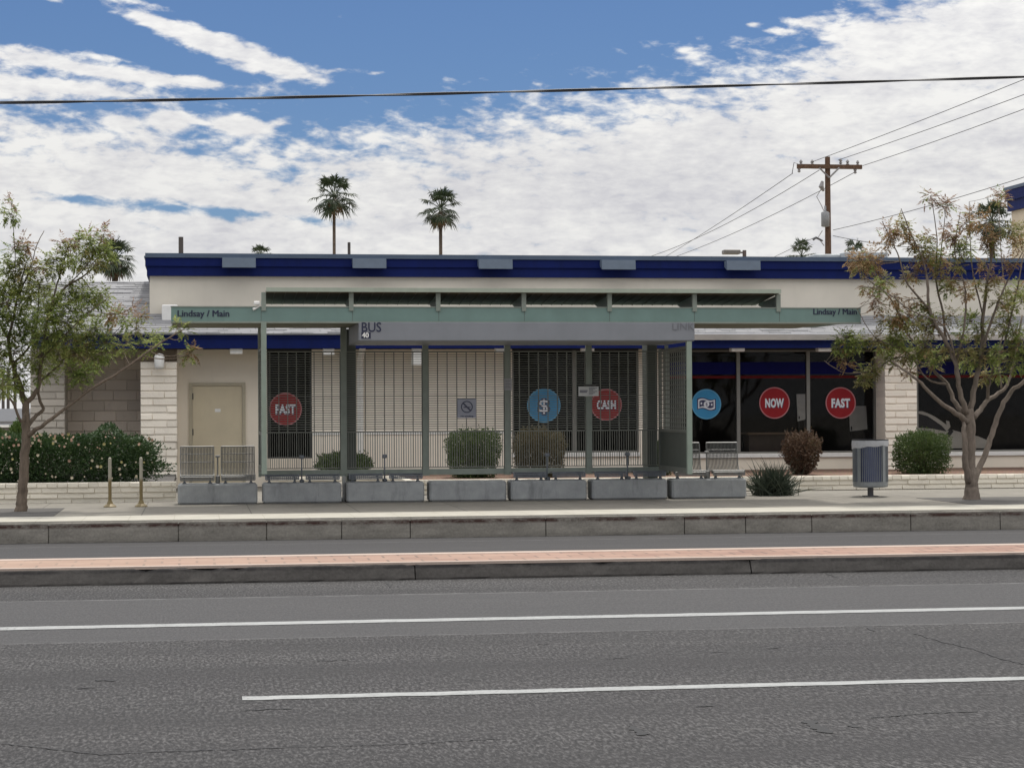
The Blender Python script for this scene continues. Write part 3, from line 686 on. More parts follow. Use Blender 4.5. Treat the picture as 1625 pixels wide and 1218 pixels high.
g = MB(); g.add([(c.x + (v[0] - w) * 1.25, YD - .004 + v[1] * .3, c.z - .13 + v[2]) for v in q.v], q.f); obj('dollar_outline', g, shadow_letter, t)
g = MB(); g.add([(c.x + (v[0] - w) * 1.1, YD - .0065 + v[1] * .3, c.z - .13 + v[2]) for v in q2.v], q2.f); obj('dollar_sign', g, lw, t)
t, c, YD = sticker(1121, 641, 'bill', blue, ring_b, 'blue round sticker with a banknote picture beside the shelter end', .30)
def wavy(mb, x0, x1, z0, z1, y, amp=.022, n=14):
    for i in range(n):
        a, b = i / n, (i + 1) / n; wa, wb = amp * math.sin(a * 2 * math.pi), amp * math.sin(b * 2 * math.pi)
        xa, xb = x0 + (x1 - x0) * a, x0 + (x1 - x0) * b
        mb.prism([(xa, z0 + wa), (xb, z0 + wb), (xb, z1 + wb), (xa, z1 + wa)], y - .002, y)
    return mb
obj('banknote_outline', wavy(MB(), c.x - .19, c.x + .19, c.z - .11, c.z + .11, YD - .004), shadow_letter, t)
obj('banknote', wavy(MB(), c.x - .17, c.x + .17, c.z - .09, c.z + .09, YD - .0065), lw, t)
obj('banknote_field', wavy(MB(), c.x - .145, c.x + .145, c.z - .062, c.z + .062, YD - .009), shadow_letter, t)
obj('banknote_seal', MB().disc(c.x, c.z, YD - .0115, .058, 24, t=.002).box(c.x - .12, c.x - .09, YD - .0135, YD - .0115, c.z - .005, c.z + .035).box(c.x + .09, c.x + .12, YD - .0135, YD - .0115, c.z - .03, c.z + .01), lw, t)
text_q = text_mb('$', 0, 0, 0, .085, 1.0, .0); g = MB(); g.add([(c.x - .022 + v[0], YD - .015 + v[1] * .3, c.z - .03 + v[2]) for v in text_q.v], text_q.f); obj('seal_mark', g, shadow_letter, t)
# things standing inside the shop
paperm = paint('display card', (.80, .78, .72), .7, .1)
def board(px0, px1, py0, py1, Y, label, lean=.08):
    t = thing('display_board', label, 'display board', (X((px0 + px1) / 2, Y), Y, .55), 'display boards inside the shop')
    a, b = X(px0, Y), X(px1, Y); z0, z1 = Z(py1, Y, px0), Z(py0, Y, px0)
    obj('card', MB().add([(a, Y, z0), (b, Y - .05, z0 + .04), (b + .02, Y + lean, z1), (a, Y + lean, z1), (a, Y + .02, z0), (b, Y - .03, z0 + .04), (b + .02, Y + lean + .02, z1), (a, Y + lean + .02, z1)], [(0, 1, 2, 3), (7, 6, 5, 4), (0, 4, 5, 1), (1, 5, 6, 2), (2, 6, 7, 3), (3, 7, 4, 0)]), paperm, t)
    for s in (a + .03, b - .03): obj('leg', MB().box(s - .012, s + .012, Y, Y + .03, .55, z0 + .1), darkframe, t)
board(1266, 1279, 625, 668, 40.85, 'pale card board standing inside the shop left of the middle mullion')
board(1349, 1375, 644, 684, 41.0, 'pale folded card board standing inside the shop below the FAST sticker near the pillar')

deskm = paint('counter wood', (.36, .24, .15), .6, .15, 6)
t = thing('shop_counter', 'brown counter seen inside the shop below the NOW sticker', 'counter', (X(1230, 41.6), 41.6, .55))
obj('top', MB().cbox(X(1182, 41.6), X(1285, 41.6), 41.4, 42.0, Z(686, 41.5, 1230) - .04, Z(686, 41.5, 1230), .006), deskm, t)
obj('panel', MB().box(X(1186, 41.6), X(1280, 41.6), 41.5, 41.9, .56, Z(686, 41.5, 1230) - .045), paint('counter front', (.14, .10, .075), .6, .15), t)
# flat picture of the pale car seen in the glass, added inside the easternmost pane
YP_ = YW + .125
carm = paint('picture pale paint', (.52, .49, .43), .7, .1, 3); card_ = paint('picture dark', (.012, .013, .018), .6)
t = thing('car_picture', 'flat picture of the pale car seen in the window glass behind the forked tree', 'car image', (X(1500, YP_), YP_, Z(713, YP_, 1500)))
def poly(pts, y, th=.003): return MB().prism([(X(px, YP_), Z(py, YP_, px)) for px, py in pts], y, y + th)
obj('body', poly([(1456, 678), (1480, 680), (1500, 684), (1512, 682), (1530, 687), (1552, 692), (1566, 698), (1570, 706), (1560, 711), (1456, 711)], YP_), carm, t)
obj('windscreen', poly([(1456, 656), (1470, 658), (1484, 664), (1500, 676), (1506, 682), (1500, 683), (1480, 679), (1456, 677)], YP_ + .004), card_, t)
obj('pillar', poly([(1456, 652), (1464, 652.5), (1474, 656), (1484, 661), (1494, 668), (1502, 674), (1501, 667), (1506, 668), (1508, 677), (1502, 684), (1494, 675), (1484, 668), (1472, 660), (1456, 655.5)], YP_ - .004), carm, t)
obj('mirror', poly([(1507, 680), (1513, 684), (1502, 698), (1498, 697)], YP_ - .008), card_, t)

# ------------------------------------------------------------------ bus shelter
YF, YR = 31.5, 33.65                            # street edge and lattice line of the shelter
zr0, zr1 = Z(752.5, YR, 700), Z(743.5, YR, 700)
ztop = Z(557, YR, 700); zmidp = Z(684, YR, 700)
zw0, zw1 = Z(511, YF, 812), Z(488, YF, 812); WX0, WX1 = X(272, YF), X(1367, YF)
zs0, zs1 = Z(541, YF, 830), zw0 - .004
SX0, SX1 = X(569.5, YF), X(1102.5, YF)
sh = thing('bus_shelter', 'long green steel bus shelter with lattice back screens and a grey BUS sign band', 'bus shelter', (X(700, YR), YR, ZP))
# two deep columns carry everything
for p0, p1 in ((550, 564.5), (1026.5, 1042)):
    obj('column', MB().box(X(p0, 33.78), X(p1, 33.78), 33.72, 34.12, ZP, zw0 - .02), darkgreen, sh)
posts = [412, 545, 675, 805, 934, 1058]
px_ = [X(p, YR) for p in posts]
for i, x in enumerate(px_):
    top = zw0 if i < 2 else zs0
    h = .042 if i not in (0, 5) else .022
    pm = MB().box(x - h, x + h, YR - .05, YR + .05, zr0 - .01, top)
    if h > .03: pm.box(x - h - .006, x - h + .012, YR - .056, YR - .03, zr0, top).box(x + h - .012, x + h + .006, YR - .056, YR - .03, zr0, top)
    po = obj('post', pm, green, sh)
xp = px_[1]
obj('pedestal', MB().cbox(xp - .028, xp + .028, YR - .07, YR - .014, ZP, zr0 - .005, .008).prism([(xp - .07, ZP), (xp + .07, ZP), (xp + .07, ZP + .018), (xp + .03, ZP + .07), (xp - .03, ZP + .07), (xp - .07, ZP + .018)], YR - .10, YR + .02), paint('galvanised steel', (.42, .43, .42), .45, .1, metal=.3), sh)
for i, x in enumerate(px_[1:5]): obj('gusset_plate', MB().box(x - .055, x + .055, YR - .062, YR - .057, zr0 - .012, zr0 + .07).box(x - .035, x - .02, YR - .07, YR - .062, zr0 + .02, zr0 + .035).box(x + .02, x + .035, YR - .07, YR - .062, zr0 + .02, zr0 + .035), green, sh)
obj('bottom_rail', MB().box(px_[0] + .02, px_[5] - .02, YR - .035, YR + .035, zr0, zr1), green, sh)
# lattice screens
def screen(x0, x1, seed):
    f = MB(); t = .014
    f.box(x0, x1, YR - .015, YR + .015, ztop - .02, ztop).box(x0, x1, YR - .015, YR + .015, zmidp - .012, zmidp + .008).box(x0, x1, YR - .012, YR + .012, zr1 + .02, zr1 + .035)
    f.box(x0, x0 + t, YR - .016, YR + .016, zr1, ztop).box(x1 - t, x1, YR - .016, YR + .016, zr1, ztop)
    zc = Z(628, YR, 700); f.box(x0 + t, x1 - t, YR - .014, YR + .014, zc - .006, zc + .006)
    n = round((x1 - x0) / .150)
    for i in range(1, n): xx = x0 + (x1 - x0) * i / n; f.box(xx - .0065, xx + .0065, YR - .013, YR + .013, zr1 + .02, ztop - .02)
    z = zmidp + .045
    while z < ztop - .03: hh = .0068 if z < zc else .0055; f.box(x0 + t, x1 - t, YR - .006, YR + .006, z - hh, z + hh); z += .0375
    m = n * 4
    for i in range(1, m):
        if i % 4 == 0: continue
        xx = x0 + (x1 - x0) * i / m; f.box(xx - .0046, xx + .0046, YR - .007, YR + .007, zr1 + .035, zmidp - .012)
    obj('screen', f, lattice, sh)
for i in range(5): screen(px_[i] + .045 if i else px_[0] + .024, px_[i + 1] - (.045 if i < 4 else .024), i)
# end screens across the shelter and their street-side posts
def end_screen(x, front):
    fx = X(front, YF); zb = Z(752, YF, front)
    obj('post', MB().box(fx - .04, fx + .04, YF - .02, YF + .06, zb, zs0 - .003 if front > 800 else zw0 - .004), paint('end post green', (.225, .27, .225), .5, .08, 4, grime=.25, gcol=(.22, .24, .12)), sh)
    f = MB(); xa = fx
    def bar(y0, y1, z0, z1, t=.014): f.box(xa - t, xa + t, y0, y1, z0, z1)
    y0, y1 = YF + .05, YR - .06
    zm = (zb + zmidp) / 2 + .32
    bar(y0, y1, zb + .01, zb + .09, .02); bar(y0, y1, zmidp - .03, zmidp + .02, .018); bar(y0, y1, ztop - .02, ztop + .02, .018)
    bar(y1 - .05, y1, zb + .09, ztop, .02)
    z = zmidp + .05
    while z < ztop - .03: bar(y0, y1, z - .006, z + .006, .006); z += .075
    n = 14
    for i in range(1, n): yy = y0 + (y1 - y0) * i / n; bar(yy - .006, yy + .006, zmidp, ztop, .007)
    es = obj('end_screen', f, lattice, sh)
    obj('kick_panel', MB().box(xa - .004, xa + .004, y0, y1 - .05, zb + .09, zmidp - .03), darkgreen, es)
end_screen(px_[0], 419); end_screen(px_[5], 1094)
# canopy slab with rounded nose, and its lettering
cp = obj('canopy', MB().box(WX0, WX1, YF, YF + .06, zw0, zw1).prismx([(YF + .06, zw0 + .01), (YR + .1, zw0 + .012), (YR + .1, zw1 - .10), (YF + .06, zw1 - .02)], WX0, WX1 - .05), [teal], sh)
obj('soffit', MB().prismx([(YF + .07, zw0 - .004), (YR + .09, zw0 - .004), (YR + .09, zw0 + .008), (YF + .07, zw0 + .008)], WX0 + .02, WX1 - .4), soffit, cp)
obj('edge_trim', MB().box(WX0 - .006, WX1 + .006, YF - .012, YF + .03, zw0 - .018, zw0 + .008).box(WX0 - .006, WX1 + .006, YF - .010, YF + .07, zw1 - .004, zw1 + .012), green, cp)
zt = Z(502, YF, 300)
ltx = at(281, 502, YF)
def bolder(body, x, z, y, size, sx, align='LEFT', d=.0035):
    m = text_mb(body, x - d, z, y, size, sx, 0, align); text_mb(body, x, z + .001, y - .0007, size, sx, 0, align, mb=m); return text_mb(body, x + d, z, y - .0014, size, sx, 0, align, mb=m)
obj('lettering', bolder('Lindsay / Main', ltx.x, ltx.z, YF - .003, .136, 1.0), navy, cp)
rtx = at(1362, 499, YF); obj('lettering', bolder('Lindsay / Main', rtx.x - .02, rtx.z, YF - .003, .132, .95, 'RIGHT'), navy, cp)
for p in (415, 560, 697, 833, 968, 1103, 1238):
    x = X(p, YF); obj('panel_joint', MB().box(x - .003, x + .003, YF - .0025, YF + .01, zw0 + .01, zw1 - .006), darkgreen, cp)
# sign band
sg = obj('sign_band', MB().cbox(SX0, SX1, YF - .03, YR - .06, zs0, zs1, .014), signgrey, sh)
b0 = at(572.5, 526.3, YF)
obj('lettering', text_mb('BUS', b0.x, b0.z, YF - .034, .205, .88, .002), navy, sg)
a0, a1 = at(573.2, 537.2, YF), at(588, 527.2, YF)
obj('number_plate', MB().box(a0.x, a1.x, YF - .036, YF - .031, a0.z, a1.z), navy, sg)
obj('number_lettering', bolder('40', a0.x + .009, a0.z + .014, YF - .039, .112, .92, 'LEFT', .0035), white, sg)
k0 = at(1101, 524, YF); obj('lettering', text_mb('LINK', k0.x, k0.z, YF - .034, .165, 1.0, -.001, 'RIGHT'), linkgrey, sg)
# roof leaf, tipped down to the back, on seven fins
yr0, yr1 = YF - .12, 32.85; zq0, zq1 = Z(464, yr0, 830), Z(483.5, yr1, 830); RX0, RX1 = X(423.5, yr0), X(1240, yr0)
rf = obj('roof', MB().prismx([(yr0, zq0 + .01), (yr1, zq1), (yr1, zq1 + .03), (yr0, zq0 + .055)], RX0, RX1), roofunder, sh)
obj('roof_edge', MB().box(RX0 - .004, RX1 + .004, yr0 - .02, yr0 + .02, zq0, zq0 + .062), palegreen, rf)
rb = MB(); x = RX0 + .13
while x < RX1: rb.prismx([(yr0 + .02, zq0 + .001), (yr1 - .02, zq1 - .008), (yr1 - .02, zq1 + .004), (yr0 + .02, zq0 + .012)], x - .006, x + .006); x += .165
obj('roof_rib', rb, paint('rib brown', (.175, .14, .10), .7, .1), rf)
for p in (419, 558, 696, 832, 968, 1103, 1236):
    x = X(p, YF); t = .02
    br = obj('bracket', MB().prismx([(YF - .02, zw1 - .05), (YF - .02, zq0 - .002), (YF + .12, zq0 - .03), (yr1 - .25, zq1 + .02), (yr1 - .2, zq1 - .01), (YF + .75, zw1 + .02), (YF + .12, zw1 + .015), (YF + .06, zw1 - .05)], x - t * .35, x + t * .35), green, sh)
    obj('upright', MB().box(x - .034, x + .034, YF - .026, YF + .05, zw1 - .055, zq0 - .004), green, br)
xs0 = X(408, YF)
fl = obj('floodlight', MB().cbox(xs0 - .045, xs0 + .045, YF - .06, YF + .02, Z(484, YF, 408), Z(478, YF, 408), .01).tube([(xs0, YF - .02, Z(484, YF, 408)), (X(414, YF), YF, Z(484, YF, 414))], .009, 6).tube([(X(402, YF), YF - .03, Z(491, YF, 402)), (X(413, YF), YF, Z(486, YF, 414))], [.02, .008], 6), white, sh)
# notices fixed to the shelter
grey_s = paint('sign plate grey', (.36, .37, .43), .5, .06); ink = paint('sign ink', (.07, .075, .12), .5)
t = thing('no_smoking_sign', 'square grey no smoking plate screwed to the lattice screen', 'sign', (X(741, YR), YR - .02, Z(663, YR, 741)))
a, b = X(725.5, YR), X(755.5, YR); z0, z1 = Z(663, YR, 741), Z(632.5, YR, 741)
obj('plate', MB().cbox(a, b, YR - .028, YR - .018, z0, z1, .004), grey_s, t)
cx, cz = (a + b) / 2, (z0 + z1) / 2 + .025
obj('ring', MB().disc(cx, cz, YR - .0285, .098, 36, .080), ink, t)
sl_ = MB(); d = .062; e = .009; sl_.prism([(cx - d - e, cz + d - e), (cx - d + e, cz + d + e), (cx + d + e, cz - d + e), (cx + d - e, cz - d - e)], YR - .032, YR - .0285); obj('slash', sl_, ink, t)
obj('cigarette', MB().box(cx - .055, cx + .04, YR - .0335, YR - .0325, cz - .015, cz + .002).box(cx + .044, cx + .06, YR - .0335, YR - .0325, cz - .015, cz + .002), ink, t)
obj('caption', text_mb('No smoking', cx, z0 + .018, YR - .030, .040, 1.05, .001, 'CENTER'), ink, t)
t = thing('notice_board', 'white printed notice clipped to the shelter post beside the CASH sticker', 'notice', (X(934, YR), YR - .08, Z(628, YR, 934)))
a, b = X(918.5, YR - .09), X(950.5, YR - .09); z0, z1 = Z(628.5, YR, 934), Z(613, YR, 934)
obj('plate', MB().cbox(a, b, YR - .075, YR - .065, z0, z1, .003), paint('notice white', (.62, .62, .61), .5), t)
tx_ = MB().box(a + .02, a + (b - a) * .45, YR - .078, YR - .0755, z0 + .085, z0 + .10).box(a + .02, a + (b - a) * .42, YR - .078, YR - .0755, z0 + .06, z0 + .075)
for i in range(6):
    zz = z1 - .022 - i * .02; tx_.box(a + (b - a) * .52, a + (b - a) * (.92 - .1 * (i % 3)), YR - .078, YR - .0755, zz - .004, zz + .004)
obj('print', tx_, ink, t)
obj('clip', MB().box(X(926, YR), X(945, YR), YR - .08, YR - .06, z1 + .004, z1 + .03), darkframe, t)
t = thing('paper_notice', 'small faded paper notice taped to the middle shelter post', 'notice', (X(805, YR), YR - .06, Z(619, YR, 805)))
obj('sheet', MB().box(X(799.5, YR), X(811.5, YR), YR - .062, YR - .0585, Z(619, YR, 805), Z(600.5, YR, 805)), paint('faded paper', (.33, .33, .34), .8), t)
pr = MB()
for i in range(5): zz = Z(604 + i * 2.6, YR, 805); pr.box(X(801.5, YR), X(809.5 - (i % 2) * 2, YR), YR - .065, YR - .0625, zz - .004, zz + .005)
obj('print', pr, paint('faded print', (.2, .2, .21), .8), t)

# ------------------------------------------------------------------ concrete benches
cb = NB('bench concrete')
oi = cb.N.new('ShaderNodeObjectInfo'); va = cb.N.new('ShaderNodeVectorMath'); va.operation = 'ADD'; cb.link(cb.co, va.inputs[0]); cb.link(oi.outputs['Location'], va.inputs[1]); cb.co = va.outputs[0]
cx_, cy_, cz_ = cb.xyz(); ccol = cb.ramp(cb.noise(4, 7, .7), [(.28, (.255, .265, .268)), (.72, (.375, .388, .388))])
ccol = cb.mix(cb.math('MULTIPLY', cb.math('MULTIPLY_ADD', cb.noise(2.2, 5, .7, vec=cb.scale(cb.co, (2.2, 1, .5))), 4, -2.2, clamp=True), .7), ccol, (.09, .095, .10))
cb.bump(cb.noise(34, 4, .7, vec=cb.scale(cb.co, (2.4, 2.4, .25))), .5, .01)
concrete_seat = cb.done(ccol, .85, 0, .3)
BY = 33.1; BL, BH, BD = 1.245, .325, .46
def bench_base(mb): return mb.cbox(0, BL, 0, BD, 0, BH, .028).box(.05, BL - .05, .03, BD - .03, -.004, .002)
def seat_mb(x0, x1, back):
    m = MB(); zs = .455
    n = 22 if back else 16
    for i in range(n + 1):
        x = x0 + (x1 - x0) * i / n
        pts = [(x, -.02, zs - .07), (x, -.015, zs - .01), (x, .03, zs), (x, .30, zs - .012)]
        if back: pts += [(x, .37, zs + .015), (x, .415, zs + .09), (x, .47, zs + .435)]
        m.tube(pts, .0075, 4)
    edge = .011
    for x in (x0, x1):
        pts = [(x, -.025, zs - .075), (x, -.02, zs - .01), (x, .03, zs + .002), (x, .30, zs - .012)]
        if back: pts += [(x, .37, zs + .015), (x, .415, zs + .09), (x, .47, zs + .445)]
        m.tube(pts, edge, 6)
    for y, z in [(-.025, zs - .075), (-.022, zs - .05), (-.02, zs - .025), (.0, zs), (.15, zs - .008), (.30, zs - .014)] + ([(.43, zs + .2), (.455, zs + .33), (.472, zs + .447)] if back else []): m.tube([(x0, y, z), (x1, y, z)], edge * (.9 if z > zs + .4 or z < zs else .6), 6)
    return m
def leg_mb(x): return MB().prism([(x - .035, BH - .002), (x + .035, BH - .002), (x + .016, BH + .028), (x + .012, .40), (x - .012, .40), (x - .016, BH + .028)], .06, .11).box(x - .012, x + .012, .06, .32, .395, .44)
def make_bench(kind, label):
    t = thing('concrete_bench', label, 'bench', (0, 0, 0), 'concrete block benches along the shelter')
    obj('base', bench_base(MB()), concrete_seat, t)
    if kind == 'plain': return t
    sm = seatlight if kind == 'back' else seatsteel
    for x0, x1 in ((.045, .565), (.685, 1.205)):
        obj('seat', seat_mb(x0, x1, kind == 'back'), sm, t)
        for x in (x0 + .06, x1 - .06): obj('leg', leg_mb(x), seatsteel, t)
    d = MB().cbox(.60, .648, .16, .21, BH - .002, .70 if kind != 'back' else .66, .006)
    d = MB().tube([(.624, .2, BH - .002), (.624, .2, .70 if kind != 'back' else .735)], .012, 8).cbox(.585, .663, .17, .23, .70 if kind != 'back' else .735, .76 if kind != 'back' else .77, .01).cbox(.59, .66, .10, .30, BH - .002, BH + .13 if kind == 'back' else BH + .05, .015)
    obj('divider', d, sm if kind == 'back' else seatsteel, t)
    return t
blk = [282, 417, 550, 682, 811, 940, 1067]
labels = ['bench with two tall wire chair backs in front of the cream door', 'concrete bench with low dark seats at the western end of the shelter', 'concrete bench with low dark seats under the BUS lettering, beside the thin grey pedestal', 'bare concrete block without seats under the middle of the shelter',
          'concrete bench with low dark seats in front of the dollar sign sticker', 'concrete bench with low dark seats below the CASH sticker', 'bench with two tall wire chair backs beside the spiky grass clump']
protos = {}
for p, lab, kind in zip(blk, labels, ['back', 'low', 'low', 'plain', 'low', 'low', 'back']):
    if kind not in protos: b = make_bench(kind, lab); protos[kind] = b
    else: b = copy_tree(protos[kind]); b['label'] = lab
    b.location = (X(p, BY, 770), BY, ZP)

# ------------------------------------------------------------------ bin and bollards
bx_, by_ = gx = at(1381.5, 787, 33.2).x, 33.2
t = thing('litter_bin', 'round steel litter bin with blue slatted sides and a pale bag on a short post', 'litter bin', (bx_, by_, ZP))
zb0, zb1 = Z(772, by_, 1381), Z(697, by_, 1381); rr = .292
steel = paint('bin steel', (.27, .29, .30), .4, .08, metal=.4); binblue = paint('bin blue', (.035, .055, .17), .5, .1); bag = paint('bin bag', (.50, .51, .53), .35, .08, 12, bump=.5, bsc=14)
c0 = (bx_, by_, 0)
obj('liner', MB().lathe(c0, [(rr - .035, zb0 + .02), (rr - .03, zb1 - .03)], 28), binblue, t)
obj('bottom_band', MB().lathe(c0, [(.06, zb0 - .01), (rr - .06, zb0 - .008), (rr - .012, zb0), (rr - .004, zb0 + .02), (rr, zb0 + .085), (rr - .02, zb0 + .09)], 28), steel, t)
rim = MB()
for i in range(28):
    a, b = 2 * math.pi * i / 28, 2 * math.pi * (i + 1) / 28
    ra, rb_ = rr + .008, rr - .03
    P = lambda r_, an, z: (bx_ + r_ * math.cos(an), by_ + r_ * math.sin(an), z)
    rim.add([P(ra, a, zb1 - .014), P(ra, b, zb1 - .014), P(ra, b, zb1), P(ra, a, zb1), P(rb_, a, zb1), P(rb_, b, zb1), P(rb_, b, zb1 - .014), P(rb_, a, zb1 - .014)], [(0, 1, 2, 3), (3, 2, 5, 4), (4, 5, 6, 7), (7, 6, 1, 0)])
obj('rim', rim, blackm, t)
bg_ = MB(); n = 40; vs = []
for i in range(n):
    a = 2 * math.pi * i / n; w = rr + .004 + .004 * math.sin(9 * a) + .003 * math.sin(17 * a + 1)
    lo = zb1 - .135 - .03 * math.sin(a - .6) - .008 * math.sin(7 * a)
    for k, z in enumerate((zb1 - .015, (zb1 + lo) / 2, lo)): vs.append((bx_ + (w + (.006 if k == 1 else 0)) * math.cos(a), by_ + (w + (.006 if k == 1 else 0)) * math.sin(a), z))
bg_.add(vs, [(i * 3 + k, ((i + 1) % n) * 3 + k, ((i + 1) % n) * 3 + k + 1, i * 3 + k + 1) for i in range(n) for k in range(2)])
obj('bag', bg_, bag, t, True)
for i in range(56):
    a = 2 * math.pi * i / 56
    if math.sin(a) > .35: continue
    wide = i % 14 in (5,)
    w = .028 if wide else .0045
    x, y = bx_ + rr * math.cos(a), by_ + rr * math.sin(a); ux, uy = -math.sin(a), math.cos(a); nx, ny = math.cos(a), math.sin(a)
    q = [(x + ux * s * w + nx * d, y + uy * s * w + ny * d) for s, d in ((-1, -.012), (1, -.012), (1, 0), (-1, 0))]
    obj('slat', MB().add([(u, v, z) for z in (zb0 + .085, zb1 - .10) for u, v in q], [(0, 1, 5, 4), (1, 2, 6, 5), (2, 3, 7, 6), (3, 0, 4, 7)]), steel, t)
obj('post', MB().tube([(bx_, by_, ZP), (bx_, by_, zb0)], .05, 14), paint('bin post', (.12, .115, .12), .5), t)
obj('base_plate', MB().cbox(bx_ - .11, bx_ + .11, by_ - .11, by_ + .11, ZP, ZP + .012, .003), paint('bin post', (.12, .115, .12), .5), t)
bol = NB('bollard paint'); x, y, z = bol.xyz()
bc = bol.mix(bol.math('MULTIPLY_ADD', bol.math('SUBTRACT', bol.math('ADD', z, bol.math('MULTIPLY', bol.noise(8, 4), .06)), .42), 14, 0, clamp=True), (.205, .155, .070), (.40, .375, .30))
bolm = bol.done(bc, .5, .1, .4)
def bollard():
    t = thing('bollard', '', 'bollard', (0, 0, 0), 'thin bollards in front of the hedge')
    obj('post', MB().tube([(0, 0, .02), (0, 0, .74), (0, 0, .757), (0, 0, .765)], [.026, .026, .018, .004], 12), bolm, t)
    obj('base', MB().lathe((0, 0, 0), [(.10, 0), (.10, .012), (.05, .05), (.03, .10)], 14), bolm, t)
    return t
b1 = bollard(); b2 = copy_tree(b1)
for b, p, lab in ((b1, 174.5, 'thin brown and tan bollard nearer the tree with the leaning trunk forks'), (b2, 224, 'thin brown and tan bollard nearer the cream block pillar and the wire chairs')):
    g = at(p, 803, 32.6); b.location = (g.x, 32.6, ZP); b['label'] = lab

# ------------------------------------------------------------------ vegetation
def leaf(mb, p, d, nrm, l, w):
    s = d.cross(nrm)
    if s.length < 1e-5: s = d.orthogonal()
    s = s.normalized() * w * .5
    m = p + d * l * .45 + nrm * l * .06
    mb.add([p, m - s, p + d * l, m + s], [(0, 1, 2, 3)])
def rvec(rnd):
    while True:
        v = Vector((rnd.uniform(-1, 1), rnd.uniform(-1, 1), rnd.uniform(-1, 1)))
        if .05 < v.length < 1: return v.normalized()
def compound(mb, p, d, rnd, l, nl=9, ll=.06, lw=.022):            # a feathered leaf: paired leaflets along a drooping stalk
    d = d.normalized(); up = Vector((0, 0, 1)); side = d.cross(up)
    side = side.normalized() if side.length > .1 else rvec(rnd).cross(d).normalized()
    q = p.copy(); dd = d.copy()
    for i in range(nl):
        dd = (dd + Vector((0, 0, -.09))).normalized(); q = q + dd * (l / nl)
        nrm = (up * .8 + rvec(rnd) * .5).normalized()
        f = math.sin((i + 1.2) / (nl + 1) * math.pi) ** .5
        for s in (-1, 1): leaf(mb, q, (side * s + dd * .55 + Vector((0, 0, rnd.uniform(-.35, .1)))).normalized(), nrm, ll * f * rnd.uniform(.8, 1.15), lw)
    leaf(mb, q, dd, up, ll, lw)
GREENS = [(.028, .055, .014), (.055, .095, .024), (.085, .13, .035), (.12, .15, .045)]
leafL = m_leaf('leaf green', [(.085, .135, .032), (.15, .205, .05), (.225, .275, .075), (.29, .32, .10), (.33, .32, .125)], .48)
leafO = m_leaf('leaf olive', [(.115, .145, .05), (.195, .20, .075), (.27, .235, .095), (.31, .22, .10)], .48)
leafR = m_leaf('leaf rust', [(.15, .09, .045), (.24, .15, .07), (.30, .195, .095), (.33, .24, .14)], .48)
leafP = m_leaf('leaf pink', [(.20, .12, .085), (.28, .18, .13), (.30, .22, .15)], .48)
LM = {'g': leafL, 'o': leafO, 'r': leafR, 'p': leafP}
def build_tree(name, label, base, stems, blobs, bark, Y0, seed, dens=1.0, strays='ggor'):
    rnd = random.Random(seed); g = at(base[0], base[1], Y0); t = thing(name, label, 'tree', (g.x, Y0, ZP))
    nodes = []
    tr = MB()
    for st in stems:                                                # (px, py, radius px, depth offset m)
        P = []; rad = []
        k = 0
        for i in range(len(st)):
            P.append(at(st[i][0], st[i][1], Y0 + st[i][3])); rad.append(st[i][2] / 100)
        # Catmull subdivision for natural bends
        Q = []; rq = []
        for i in range(len(P) - 1):
            p0 = P[max(i - 1, 0)]; p1 = P[i]; p2 = P[i + 1]; p3 = P[min(i + 2, len(P) - 1)]
            for s in range(4):
                u = s / 4
                v = .5 * ((2 * p1) + (p2 - p0) * u + (2 * p0 - 5 * p1 + 4 * p2 - p3) * u * u + (3 * p1 - p0 - 3 * p2 + p3) * u ** 3)
                if Q: v = v + rvec(rnd) * min(.012, rad[i] * .35)
                Q.append(v); rq.append(rad[i] + (rad[i + 1] - rad[i]) * u)
        Q.append(P[-1]); rq.append(rad[-1])
        tr.tube(Q, rq, 9 if rq[0] > .03 else 6)
        nodes += [(q, r_) for q, r_ in zip(Q, rq)][2:]
    low = min(v[2] for v in tr.v)
    crowns = {k: MB() for k in LM}
    for (px, py, r, kind) in blobs:
        rm = r / 100
        c = None; best = 9e9
        for tries in range(5):                                       # the clump hangs at the depth of the limb that feeds it
            dy = rnd.uniform(-1, 1) * min(1.1, .3 + rm * 2)
            cc = at(px, py, Y0 + dy)
            for q, r_ in nodes:
                dd = (q - cc).length + (q.z > cc.z) * .15
                if dd < best: best = dd; c = cc; src = q; sr = r_
        # twig
        n = 5; mid = (src + c) / 2 + rvec(rnd) * best * .12 - Vector((0, 0, best * .08))
        Q = [(src * (1 - u) ** 2 + mid * 2 * u * (1 - u) + c * u * u) for u in [i / n for i in range(n + 1)]]
        r0 = min(sr * .7, .004 + best * .012)
        tr.tube(Q, [r0 + (.0035 - r0) * i / n for i in range(n + 1)], 5)
        k = max(5, int(dens * 62 * (rm / .2) ** 1.5))
        for i in range(k):
            o = rvec(rnd) * (rnd.random() ** .45) * rm; o.z *= .85
            kk = kind
            if rnd.random() < .16: kk = rnd.choice(strays)
            p = c + o * .85
            d = (o.normalized() * .7 + rvec(rnd) * .8 + Vector((0, 0, .1))).normalized()
            compound(crowns[kk], p, d, rnd, rnd.uniform(.10, .17), rnd.randint(4, 6), rnd.uniform(.05, .075), rnd.uniform(.020, .029))
            if i % 3 == 0: tr.tube([Q[-2] + (c - Q[-2]) * rnd.random(), (c + p) / 2 + rvec(rnd) * .02, p], [.004, .003, .002], 4, False)
    tro = obj('trunk', tr, bark, t, True)
    for k, m in crowns.items():
        if m.v: obj('crown', m, LM[k], t)
    return t
